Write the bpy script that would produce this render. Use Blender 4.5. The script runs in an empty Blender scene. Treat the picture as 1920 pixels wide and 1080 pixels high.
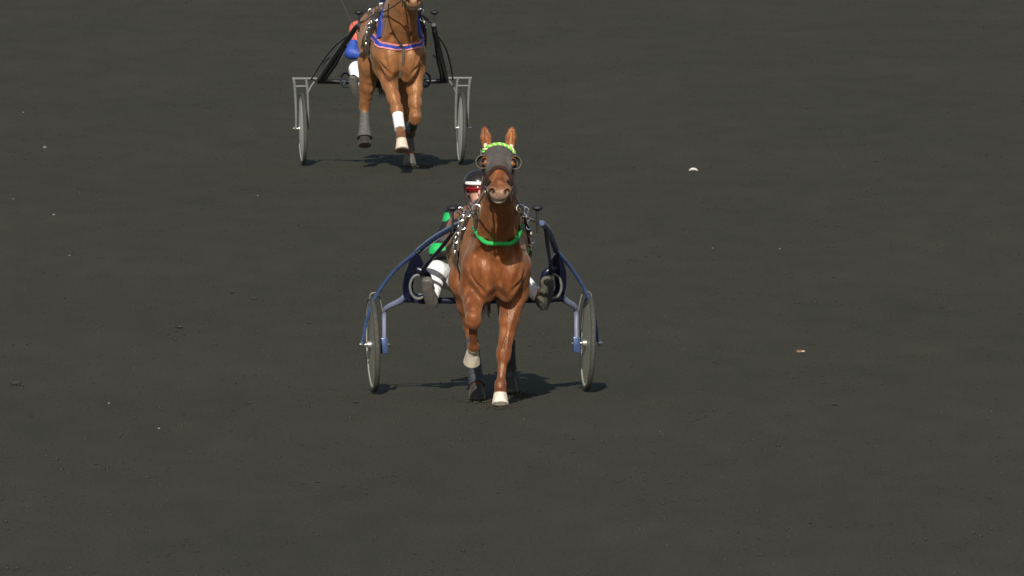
import bpy, bmesh, math, random
import numpy as np
from mathutils import Vector, Matrix, noise
random.seed(7); np.random.seed(7)
R = math.radians
scene = bpy.context.scene
COL = scene.collection

# ------------------------------------------------------------------ camera, sky, sun, exposure
FPX = 31700.0
cam_d = bpy.data.cameras.new('camera'); cam = bpy.data.objects.new('camera', cam_d); COL.objects.link(cam)
cam_d.sensor_width = 36.0; cam_d.lens = 36.0 * FPX / 1920.0
cam_d.clip_start = 1.0; cam_d.clip_end = 6000.0
CAM_Y, CAM_H = -126.0, 6.6
cam.location = (0, CAM_Y, CAM_H); cam.rotation_euler = (R(90 - 2.648), 0, 0)
scene.camera = cam

SUN_EL, SUN_AZ = 28.5, 4.5          # sun behind the camera, a little to its left
world = bpy.data.worlds.new('World'); scene.world = world; world.use_nodes = True
wn = world.node_tree
sky = wn.nodes.new('ShaderNodeTexSky'); sky.sky_type = 'NISHITA'; sky.sun_disc = False
sky.sun_elevation = R(SUN_EL); sky.sun_rotation = R(180 + SUN_AZ); sky.altitude = 60; sky.dust_density = 1.5
bg = wn.nodes['Background']; bg.inputs['Strength'].default_value = 0.078
wn.links.new(sky.outputs[0], bg.inputs['Color'])
sl = bpy.data.lights.new('sun', 'SUN'); sun = bpy.data.objects.new('sun', sl); COL.objects.link(sun)
sl.energy = 4.9; sl.angle = R(0.55); sl.color = (1.0, 0.95, 0.87)
sd = Vector((math.sin(R(SUN_AZ)) * math.cos(R(SUN_EL)), math.cos(R(SUN_AZ)) * math.cos(R(SUN_EL)), -math.sin(R(SUN_EL))))
sun.rotation_euler = sd.to_track_quat('-Z', 'Y').to_euler(); sun.location = (-3, -20, 15)
scene.view_settings.view_transform = 'Standard'; scene.view_settings.look = 'None'
scene.view_settings.exposure = 0.0; scene.view_settings.gamma = 1.0

# ------------------------------------------------------------------ helpers
def V(x, f, z): return np.array((x, -f, z), float)         # local frame: f = forward (towards -Y)

def tag(o, label=None, cat=None, group=None, kind=None):
    if label: o['label'] = label
    if cat: o['category'] = cat
    if group: o['group'] = group
    if kind: o['kind'] = kind
    return o

def empty(name, loc, rz=0.0):
    o = bpy.data.objects.new(name, None); COL.objects.link(o)
    o.location = loc; o.rotation_euler = (0, 0, rz); o.empty_display_size = 0.2
    return o

def mesh_obj(name, verts, faces, mat, parent=None, smooth=True, cols=None):
    me = bpy.data.meshes.new(name)
    me.from_pydata([tuple(map(float, v)) for v in verts] if not isinstance(verts, np.ndarray) else verts.tolist(), [],
                   faces.tolist() if isinstance(faces, np.ndarray) else faces)
    me.update()
    if smooth: me.polygons.foreach_set('use_smooth', [True] * len(me.polygons))
    if cols is not None:
        a = me.attributes.new('coat', 'FLOAT_COLOR', 'POINT')
        c = np.ones((len(cols), 4), np.float32); c[:, :3] = cols
        a.data.foreach_set('color', c.ravel())
    if mat: me.materials.append(mat)
    o = bpy.data.objects.new(name, me); COL.objects.link(o)
    if parent: o.parent = parent
    return o

class MB:
    """collects shapes into one mesh"""
    def __init__(s): s.v = []; s.f = []
    def add(s, v, f):
        b = len(s.v); s.v += [tuple(map(float, p)) for p in v]; s.f += [tuple(i + b for i in q) for q in f]; return s
    def tube(s, pts, r, n=10, smooth=6, flat=None, caps=True):
        """pts: list of 3-vectors; r: number or list; flat: (axis vector, factor) squeezes the section along the axis"""
        pts = [np.array(p, float) for p in pts]
        rr = list(r) if hasattr(r, '__len__') else [r] * len(pts)
        if smooth and len(pts) > 2: pts, rr = catmull(pts, rr, smooth)
        m = len(pts); T = []
        for i in range(m):
            t = pts[min(i + 1, m - 1)] - pts[max(i - 1, 0)]; T.append(t / (np.linalg.norm(t) + 1e-12))
        ref = np.array((0, 0, 1.0)) if abs(T[0][2]) < .9 else np.array((1.0, 0, 0))
        u = np.cross(T[0], ref); u /= np.linalg.norm(u)
        V_, F_ = [], []
        for i in range(m):
            u = u - T[i] * np.dot(u, T[i]); u /= np.linalg.norm(u); w = np.cross(T[i], u)
            for k in range(n):
                a = 2 * math.pi * k / n
                o = (u * math.cos(a) + w * math.sin(a)) * rr[i]
                if flat is not None:
                    ax = np.array(flat[0], float); ax /= np.linalg.norm(ax); o = o - ax * np.dot(o, ax) * (1 - flat[1])
                V_.append(pts[i] + o)
        for i in range(m - 1):
            for k in range(n):
                a, b = i * n + k, i * n + (k + 1) % n
                F_.append((a, b, b + n, a + n))
        if caps:
            F_.append(tuple(range(n))[::-1]); F_.append(tuple((m - 1) * n + k for k in range(n)))
        return s.add(V_, F_)
    def box(s, c, size, rot=None, bev=0.0):
        bm = bmesh.new(); bmesh.ops.create_cube(bm, size=1.0)
        for v in bm.verts: v.co = Vector((v.co.x * size[0], v.co.y * size[1], v.co.z * size[2]))
        if bev: bmesh.ops.bevel(bm, geom=bm.edges[:], offset=bev, segments=2, affect='EDGES', profile=.6)
        M = rot if rot is not None else Matrix.Identity(3)
        bm.verts.index_update()
        vs = [np.array(M @ v.co) + np.array(c, float) for v in bm.verts]; fs = [tuple(v.index for v in f.verts) for f in bm.faces]
        bm.free(); return s.add(vs, fs)
    def lathe(s, prof, c, axis='X', n=40, close=False):
        """prof: list of (radius, offset along the axis)"""
        V_, F_ = [], []; m = len(prof)
        for (r, h) in prof:
            for k in range(n):
                a = 2 * math.pi * k / n; ca, sa = r * math.cos(a), r * math.sin(a)
                p = {'X': (h, ca, sa), 'Y': (sa, h, ca), 'Z': (ca, sa, h)}[axis]
                V_.append(np.array(p) + np.array(c, float))
        rng = m if close else m - 1
        for i in range(rng):
            for k in range(n):
                a, b = i * n + k, i * n + (k + 1) % n; j = ((i + 1) % m) * n - i * n
                F_.append((a, b, b + j, a + j))
        return s.add(V_, F_)
    def strip(s, pts, nrm, half, thick):
        """flat strap with a thickness: pts on the surface, nrm outward"""
        m = len(pts); V_, F_ = [], []
        for i in range(m):
            t = pts[min(i + 1, m - 1)] - pts[max(i - 1, 0)]; t /= (np.linalg.norm(t) + 1e-12)
            w = np.cross(t, nrm[i]); w /= (np.linalg.norm(w) + 1e-12)
            h = half[i] if hasattr(half, '__len__') else half
            for (a, b) in ((-1, 0), (1, 0), (1, 1), (-1, 1)):
                V_.append(pts[i] + w * h * a + nrm[i] * (thick * b))
        for i in range(m - 1):
            for k in range(4):
                a, b = i * 4 + k, i * 4 + (k + 1) % 4; F_.append((a, b, b + 4, a + 4))
        F_.append((3, 2, 1, 0)); F_.append(tuple((m - 1) * 4 + k for k in range(4)))
        return s.add(V_, F_)
    def build(s, name, mat, parent=None, smooth=True):
        o = mesh_obj(name, s.v, s.f, mat, parent, smooth)
        if smooth:
            o.data.set_sharp_from_angle(angle=R(38))
        return o

def catmull(pts, rr, n):
    P = [2 * pts[0] - pts[1]] + pts + [2 * pts[-1] - pts[-2]]; Q = [rr[0]] + list(rr) + [rr[-1]]
    out, ro = [], []
    for i in range(1, len(P) - 2):
        for k in range(n):
            t = k / n; t2, t3 = t * t, t * t * t
            c = (-.5 * t3 + t2 - .5 * t, 1.5 * t3 - 2.5 * t2 + 1, -1.5 * t3 + 2 * t2 + .5 * t, .5 * t3 - .5 * t2)
            out.append(sum(c[j] * P[i - 1 + j] for j in range(4))); ro.append(Q[i] + (Q[i + 1] - Q[i]) * t)
    out.append(pts[-1]); ro.append(rr[-1])
    return out, ro

# ------------------------------------------------------------------ sculpting: distance field + surface nets
class Field:
    def __init__(s, lo, hi, h):
        s.lo = np.array(lo, float); s.h = h
        s.n = np.ceil((np.array(hi) - s.lo) / h).astype(int) + 1
        s.a = np.full(tuple(s.n), 0.4, np.float32)
    def grid(s, lo, hi):
        i0 = np.clip(np.floor((np.array(lo) - s.lo) / s.h).astype(int), 0, s.n - 1)
        i1 = np.clip(np.ceil((np.array(hi) - s.lo) / s.h).astype(int) + 1, 1, s.n)
        sl_ = tuple(slice(a, b) for a, b in zip(i0, i1))
        g = [(s.lo[k] + s.h * np.arange(i0[k], i1[k])).astype(np.float32) for k in range(3)]
        return sl_, g[0][:, None, None], g[1][None, :, None], g[2][None, None, :]
    def _put(s, sl_, d, k, mode):
        A = s.a[sl_]
        if mode == 'add':
            hh = np.maximum(k - np.abs(A - d), 0) / k; s.a[sl_] = np.minimum(A, d) - hh * hh * k * .25
        else:
            d = -d; hh = np.maximum(k - np.abs(A - d), 0) / k; s.a[sl_] = np.maximum(A, d) + hh * hh * k * .25
    def cone(s, a, b, ra, rb, k=.03, side=None, sq=1.0, mode='add', plane=None):
        a = np.array(a, float); b = np.array(b, float); m = max(ra, rb) + k + .02
        sl_, X, Y, Z = s.grid(np.minimum(a, b) - m, np.maximum(a, b) + m)
        ba = b - a; L2 = float(ba @ ba) + 1e-9
        t = np.clip(((X - a[0]) * ba[0] + (Y - a[1]) * ba[1] + (Z - a[2]) * ba[2]) / L2, 0, 1)
        qx, qy, qz = X - a[0] - t * ba[0], Y - a[1] - t * ba[1], Z - a[2] - t * ba[2]
        q2 = qx * qx + qy * qy + qz * qz
        if side is not None:
            w = np.array(side, float); w /= np.linalg.norm(w)
            c = qx * w[0] + qy * w[1] + qz * w[2]; q2 = q2 + (sq * sq - 1) * c * c
        d = np.sqrt(np.maximum(q2, 1e-12)) - (ra + (rb - ra) * t)
        if sq > 1: d = d / (1 + (sq - 1) * .5)
        if plane is not None:
            p0, n0 = np.array(plane[0], float), np.array(plane[1], float); n0 /= np.linalg.norm(n0)
            d = np.maximum(d, (X - p0[0]) * n0[0] + (Y - p0[1]) * n0[1] + (Z - p0[2]) * n0[2])
        s._put(sl_, d, k, mode); return s
    def ell(s, c, r, k=.03, M=None, mode='add'):
        c = np.array(c, float); r = np.array(r, float); m = r.max() + k + .02
        sl_, X, Y, Z = s.grid(c - m, c + m)
        x, y, z = X - c[0], Y - c[1], Z - c[2]
        if M is None: u, v, w = x, y, z
        else: u, v, w = [x * M[i][0] + y * M[i][1] + z * M[i][2] for i in range(3)]
        k0 = np.sqrt((u / r[0]) ** 2 + (v / r[1]) ** 2 + (w / r[2]) ** 2) + 1e-6
        k1 = np.sqrt((u / r[0] ** 2) ** 2 + (v / r[1] ** 2) ** 2 + (w / r[2] ** 2) ** 2) + 1e-6
        s._put(sl_, np.maximum(k0 * (k0 - 1) / k1, -.4).astype(np.float32), k, mode); return s
    def sample(s, p):
        q = (np.array(p) - s.lo) / s.h; i = np.clip(np.floor(q).astype(int), 0, s.n - 2); t = np.clip(q - i, 0, 1)
        A = s.a[i[0]:i[0] + 2, i[1]:i[1] + 2, i[2]:i[2] + 2].astype(float)
        A = A[0] * (1 - t[0]) + A[1] * t[0]; A = A[0] * (1 - t[1]) + A[1] * t[1]
        return A[0] * (1 - t[2]) + A[1] * t[2]
    def grad(s, p):
        e = s.h * 1.5
        g = np.array([s.sample(p + np.eye(3)[k] * e) - s.sample(p - np.eye(3)[k] * e) for k in range(3)])
        return g / (np.linalg.norm(g) + 1e-9)
    def wrap(s, o, u, v, a0, a1, n, off=0.0):
        """points where rays from o in the plane (u, v) leave the body"""
        o = np.array(o, float); u = np.array(u, float); v = np.array(v, float); u /= np.linalg.norm(u); v /= np.linalg.norm(v)
        P, N = [], []
        for i in range(n + 1):
            a = R(a0 + (a1 - a0) * i / n); d = u * math.cos(a) + v * math.sin(a); r = .02
            while r < .6 and s.sample(o + d * r) < 0: r += .006
            lo_, hi_ = r - .006, r
            for _ in range(6):
                m = (lo_ + hi_) / 2
                if s.sample(o + d * m) < 0: lo_ = m
                else: hi_ = m
            p = o + d * hi_; g = s.grad(p); P.append(p + g * off); N.append(g)
        return P, N
    def snap(s, p, off=0.0):
        p = np.array(p, float)
        for _ in range(8):
            p = p - s.grad(p) * (s.sample(p) - off)
        return p
    def mesh(s, arr=None, relax=2):
        A = s.a if arr is None else arr
        S = A < 0
        cnt = np.zeros(np.array(A.shape) - 1, np.int8)
        for i in (0, 1):
            for j in (0, 1):
                for k in (0, 1):
                    cnt += S[i:A.shape[0] - 1 + i, j:A.shape[1] - 1 + j, k:A.shape[2] - 1 + k]
        mix = (cnt > 0) & (cnt < 8); ci = np.argwhere(mix)
        idx = np.full(mix.shape, -1, np.int32); idx[mix] = np.arange(len(ci))
        acc = np.zeros((len(ci), 3)); num = np.zeros(len(ci))
        cs = [(i, j, k) for i in (0, 1) for j in (0, 1) for k in (0, 1)]
        val = {c: A[ci[:, 0] + c[0], ci[:, 1] + c[1], ci[:, 2] + c[2]].astype(float) for c in cs}
        for c in cs:
            for ax in range(3):
                if c[ax]: continue
                e = list(c); e[ax] = 1; e = tuple(e); a, b = val[c], val[e]
                m = (a < 0) != (b < 0); t = np.where(m, a / np.where(m, a - b, 1), 0)
                p = np.tile(np.array(c, float), (len(ci), 1)); p[:, ax] += t
                acc[m] += p[m]; num[m] += 1
        pos = ci + acc / num[:, None]
        F = []
        for ax in range(3):
            o1, o2 = [k for k in range(3) if k != ax]
            s0 = [slice(None)] * 3; s1 = [slice(None)] * 3; s0[ax] = slice(0, -1); s1[ax] = slice(1, None)
            a, b = S[tuple(s0)], S[tuple(s1)]
            for fl in (False, True):
                E = np.argwhere((a & ~b) if not fl else (~a & b))
                E = E[(E[:, o1] > 0) & (E[:, o2] > 0) & (E[:, o1] < mix.shape[o1]) & (E[:, o2] < mix.shape[o2])]
                def cell(d1, d2):
                    c = E.copy(); c[:, o1] -= d1; c[:, o2] -= d2; return idx[c[:, 0], c[:, 1], c[:, 2]]
                q = np.stack([cell(1, 1), cell(0, 1), cell(0, 0), cell(1, 0)], 1)
                if fl ^ (ax == 1): q = q[:, ::-1]
                F.append(q)
        F = np.concatenate(F); F = F[(F >= 0).all(1)]
        for _ in range(relax):
            for lam in (.5, -.52):
                sm = np.zeros_like(pos); dg = np.zeros(len(pos))
                for k in range(4):
                    i, j = F[:, k], F[:, (k + 1) % 4]
                    for c in range(3):
                        sm[:, c] += np.bincount(i, pos[j, c], len(pos)) + np.bincount(j, pos[i, c], len(pos))
                    dg += np.bincount(i, minlength=len(pos)) + np.bincount(j, minlength=len(pos))
                pos = pos + lam * (sm / np.maximum(dg, 1)[:, None] - pos)
        return s.lo + pos * s.h, F

# ------------------------------------------------------------------ materials
MATS = {}
def mat(name, col, rough=.5, metal=0.0, var=0.15, scale=30.0, bump=0.0, bscale=None, attr=False, sheen=0.0, spec=.5):
    if name in MATS: return MATS[name]
    m = bpy.data.materials.new(name); m.use_nodes = True; t = m.node_tree; N, L = t.nodes, t.links
    p = N['Principled BSDF']; p.inputs['Roughness'].default_value = rough; p.inputs['Metallic'].default_value = metal
    p.inputs['Specular IOR Level'].default_value = spec
    if sheen: p.inputs['Sheen Weight'].default_value = sheen; p.inputs['Sheen Roughness'].default_value = .4
    tc = N.new('ShaderNodeTexCoord')
    nz = N.new('ShaderNodeTexNoise'); nz.inputs['Scale'].default_value = scale; nz.inputs['Detail'].default_value = 5
    L.new(tc.outputs['Object'], nz.inputs['Vector'])
    mr = N.new('ShaderNodeMapRange'); mr.inputs['From Min'].default_value = .3; mr.inputs['From Max'].default_value = .7
    mr.inputs['To Min'].default_value = 1 - var; mr.inputs['To Max'].default_value = 1 + var
    L.new(nz.outputs['Fac'], mr.inputs['Value'])
    mx = N.new('ShaderNodeVectorMath'); mx.operation = 'SCALE'
    if attr:
        at = N.new('ShaderNodeAttribute'); at.attribute_name = 'coat'; L.new(at.outputs['Color'], mx.inputs[0])
    else: mx.inputs[0].default_value = col
    L.new(mr.outputs[0], mx.inputs['Scale']); L.new(mx.outputs[0], p.inputs['Base Color'])
    if bump:
        n2 = N.new('ShaderNodeTexNoise'); n2.inputs['Scale'].default_value = bscale or scale * 3; n2.inputs['Detail'].default_value = 4
        L.new(tc.outputs['Object'], n2.inputs['Vector'])
        b = N.new('ShaderNodeBump'); b.inputs['Strength'].default_value = 1.0; b.inputs['Distance'].default_value = bump
        L.new(n2.outputs['Fac'], b.inputs['Height']); L.new(b.outputs[0], p.inputs['Normal'])
    MATS[name] = m; return m

def coat_material(name):
    """short glossy coat: colour from the painted coat attribute, mottling, hair streaks, veins"""
    m = mat(name, None, rough=.42, var=.16, scale=16, attr=True, spec=.5)
    m.node_tree.nodes['Principled BSDF'].inputs['Specular Tint'].default_value = (1.0, .80, .60, 1)
    m.node_tree.nodes['Principled BSDF'].inputs['Sheen Weight'].default_value = .12
    m.node_tree.nodes['Principled BSDF'].inputs['Sheen Tint'].default_value = (1.0, .72, .45, 1)
    t = m.node_tree; N, L = t.nodes, t.links; p = N['Principled BSDF']
    tc = [n for n in N if n.type == 'TEX_COORD'][0]
    mp = N.new('ShaderNodeMapping'); mp.inputs['Scale'].default_value = (150, 150, 26); L.new(tc.outputs['Object'], mp.inputs['Vector'])
    n1 = N.new('ShaderNodeTexNoise'); n1.inputs['Scale'].default_value = 1.0; n1.inputs['Detail'].default_value = 4
    n1.inputs['Distortion'].default_value = .6; L.new(mp.outputs[0], n1.inputs['Vector'])
    mp2 = N.new('ShaderNodeMapping'); mp2.inputs['Scale'].default_value = (17, 17, 7); L.new(tc.outputs['Object'], mp2.inputs['Vector'])
    n2 = N.new('ShaderNodeTexNoise'); n2.inputs['Scale'].default_value = 1.0; n2.inputs['Detail'].default_value = 3
    n2.inputs['Distortion'].default_value = .5; L.new(mp2.outputs[0], n2.inputs['Vector'])
    b1 = N.new('ShaderNodeBump'); b1.inputs['Distance'].default_value = .0022; L.new(n1.outputs['Fac'], b1.inputs['Height'])
    b2 = N.new('ShaderNodeBump'); b2.inputs['Distance'].default_value = .013; L.new(n2.outputs['Fac'], b2.inputs['Height'])
    L.new(b1.outputs[0], b2.inputs['Normal']); L.new(b2.outputs[0], p.inputs['Normal'])
    mr = N.new('ShaderNodeMapRange'); mr.inputs['To Min'].default_value = .30; mr.inputs['To Max'].default_value = .52
    L.new(n2.outputs['Fac'], mr.inputs['Value']); L.new(mr.outputs[0], p.inputs['Roughness'])
    return m

M_COAT = coat_material('horse_coat')
M_EYE = mat('eye', (.012, .007, .005), .08, var=.05)
M_LEATHER = mat('leather', (.028, .02, .015), .45, var=.3, bump=.002, scale=40)
M_OLIVE = mat('worn_webbing', (.10, .082, .058), .7, var=.3, bump=.002, scale=60)
M_CHROME = mat('chrome', (.78, .77, .74), .16, 1.0, var=.05)
M_BLACK = mat('black_rubber', (.016, .016, .017), .6, var=.3)
M_BLACKP = mat('black_paint', (.018, .019, .022), .3, var=.2)
M_BLUEP = mat('blue_paint', (.055, .090, .22), .22, .3, var=.2, spec=.6)
M_NAVY = mat('navy_paint', (.008, .010, .030), .32, var=.2)
M_ALU = mat('grey_aluminium', (.12, .124, .116), .5, .1, var=.12)
M_SILVER = mat('silver_blue_paint', (.27, .30, .42), .3, .4, var=.1)
M_TYRE = mat('tyre', (.05, .048, .04), .8, var=.3, bump=.003, scale=60)
M_DISC = mat('wheel_disc', (.25, .24, .175), .45, var=.1, scale=8)
M_DISC_PALE = mat('pale_wheel_disc', (.58, .57, .52), .4, var=.1, scale=8)
M_RIM = mat('wheel_rim', (.46, .45, .39), .35, .2, var=.08)
M_GREEN = mat('green_padding', (.012, .36, .07), .7, var=.15, bump=.003, scale=50)
M_LIME = mat('lime_cord', (.16, .62, .04), .6, var=.15)
M_PALELIME = mat('pale_lime_cord', (.60, .82, .32), .6, var=.1)
M_HOOD = mat('grey_hood_cloth', (.072, .062, .054), .8, var=.18, bump=.002, scale=70)
M_FLEECE = mat('brown_fleece', (.045, .016, .012), .95, var=.4, bump=.012, scale=80)
M_BLUE = mat('blue_webbing', (.02, .06, .42), .65, var=.15, bump=.002, scale=60)
M_PINK = mat('pink_edging', (.62, .24, .26), .6, var=.15)
M_BOOTG = mat('grey_leg_boot', (.085, .083, .078), .7, var=.25, bump=.002, scale=40)
M_BOOTD = mat('dark_leg_boot', (.035, .04, .043), .6, var=.25, bump=.002, scale=40)
M_WHITE = mat('white_bandage', (.80, .77, .74), .8, var=.12, bump=.003, scale=50)
M_HAIR = mat('dark_horse_hair', (.035, .016, .009), .5, var=.4, scale=60)
M_HAIRC = mat('chestnut_horse_hair', (.13, .045, .018), .5, var=.4, scale=60)
M_SKIN = mat('driver_skin', None, .5, var=.08, attr=True)
M_CLOTH = mat('silks', None, .55, var=.1, attr=True, bump=.008, bscale=28)
M_TROUSER = mat('white_trousers', (.80, .80, .79), .7, var=.05, bump=.012, bscale=24)
M_BOOT = mat('driver_boot', (.11, .10, .082), .55, var=.25, bump=.002)
M_HELMET = mat('helmet_shell', (.02, .016, .016), .3, var=.15)
M_GLASS = mat('red_lens', (.16, .006, .008), .1, var=.1)
M_CREAM = mat('cream_felt', (.66, .56, .42), .9, var=.15, bump=.003)
M_SOLE = mat('dusty_sole', (.06, .055, .046), .8, var=.3, scale=40)
M_STEEL = mat('dull_steel', (.36, .35, .33), .38, .7, var=.15)
M_SEAT = mat('seat_cover', (.03, .012, .014), .6, var=.2)

# ------------------------------------------------------------------ ground
def track_material():
    m = bpy.data.materials.new('cinder_track'); m.use_nodes = True; t = m.node_tree; N, L = t.nodes, t.links
    p = N['Principled BSDF']; p.inputs['Roughness'].default_value = .95; p.inputs['Specular IOR Level'].default_value = .15
    g = N.new('ShaderNodeNewGeometry')
    def nz(sx, sy, det, rough=.55):
        mp = N.new('ShaderNodeMapping'); mp.inputs['Scale'].default_value = (sx, sy, 1); L.new(g.outputs['Position'], mp.inputs['Vector'])
        n = N.new('ShaderNodeTexNoise'); n.inputs['Scale'].default_value = 1; n.inputs['Detail'].default_value = det; n.inputs['Roughness'].default_value = rough
        L.new(mp.outputs[0], n.inputs['Vector']); return n
    big, mid, fine = nz(.35, .12, 4), nz(2.6, .5, 4), nz(38, 9, 4, .7)
    def mrange(n, a, b):
        r = N.new('ShaderNodeMapRange'); r.inputs['From Min'].default_value = .3; r.inputs['From Max'].default_value = .7
        r.inputs['To Min'].default_value = a; r.inputs['To Max'].default_value = b; L.new(n.outputs['Fac'], r.inputs['Value']); return r
    a, b, c = mrange(big, .92, 1.08), mrange(mid, .91, 1.09), mrange(fine, .72, 1.28)
    m1 = N.new('ShaderNodeMath'); m1.operation = 'MULTIPLY'; L.new(a.outputs[0], m1.inputs[0]); L.new(b.outputs[0], m1.inputs[1])
    m2 = N.new('ShaderNodeMath'); m2.operation = 'MULTIPLY'; L.new(m1.outputs[0], m2.inputs[0]); L.new(c.outputs[0], m2.inputs[1])
    mx = N.new('ShaderNodeMix'); mx.data_type = 'RGBA'
    mx.inputs['A'].default_value = (*TRACK_A, 1); mx.inputs['B'].default_value = (*TRACK_B, 1)
    n4 = nz(.22, .05, 3); L.new(mrange(n4, 0, 1).outputs[0], mx.inputs['Factor'])
    sc = N.new('ShaderNodeVectorMath'); sc.operation = 'SCALE'; L.new(mx.outputs['Result'], sc.inputs[0]); L.new(m2.outputs[0], sc.inputs['Scale'])
    L.new(sc.outputs[0], p.inputs['Base Color'])
    bp = N.new('ShaderNodeBump'); bp.inputs['Distance'].default_value = .006; bp.inputs['Strength'].default_value = .8
    f2 = nz(60, 30, 4, .6); L.new(f2.outputs['Fac'], bp.inputs['Height']); L.new(bp.outputs[0], p.inputs['Normal'])
    return m
TRACK_A, TRACK_B = (.0446, .0430, .0275), (.0474, .0424, .0298)
M_TRACK = track_material()

def build_ground():
    # one sheet out to the horizon, finely cut and gently uneven where the camera looks
    xs = sorted(set([-3000, -800, -200, -60, -25] + [round(-12 + .12 * i, 3) for i in range(201)] + [25, 60, 200, 800, 3000]))
    ys = sorted(set([-3000, -800, -300, -120, -60] + [round(-40 + .5 * i, 3) for i in range(321)] + [200, 400, 1000, 3000]))
    X, Y = np.meshgrid(xs, ys, indexing='ij'); Z = np.zeros_like(X)
    for i in range(X.shape[0]):
        for j in range(X.shape[1]):
            x, y = X[i, j], Y[i, j]
            if abs(x) < 11.9 and -39 < y < 118:
                Z[i, j] = -.012 + .011 * noise.noise((x * 1.3, y * .5, 3.1)) + .006 * noise.noise((x * 3.1, y * 1.1, 8.7))
            else: Z[i, j] = -.012
    n1, n2 = X.shape
    v = np.stack([X.ravel(), Y.ravel(), Z.ravel()], 1)
    I = np.arange(n1 * n2).reshape(n1, n2)
    f = np.stack([I[:-1, :-1].ravel(), I[1:, :-1].ravel(), I[1:, 1:].ravel(), I[:-1, 1:].ravel()], 1)
    o = mesh_obj('ground', v, f, M_TRACK); tag(o, 'dark cinder race track surface', None, kind='structure')
build_ground()

# ------------------------------------------------------------------ the horse
def lerp(a, b, t): return np.array(a) + (np.array(b) - np.array(a)) * t

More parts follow.
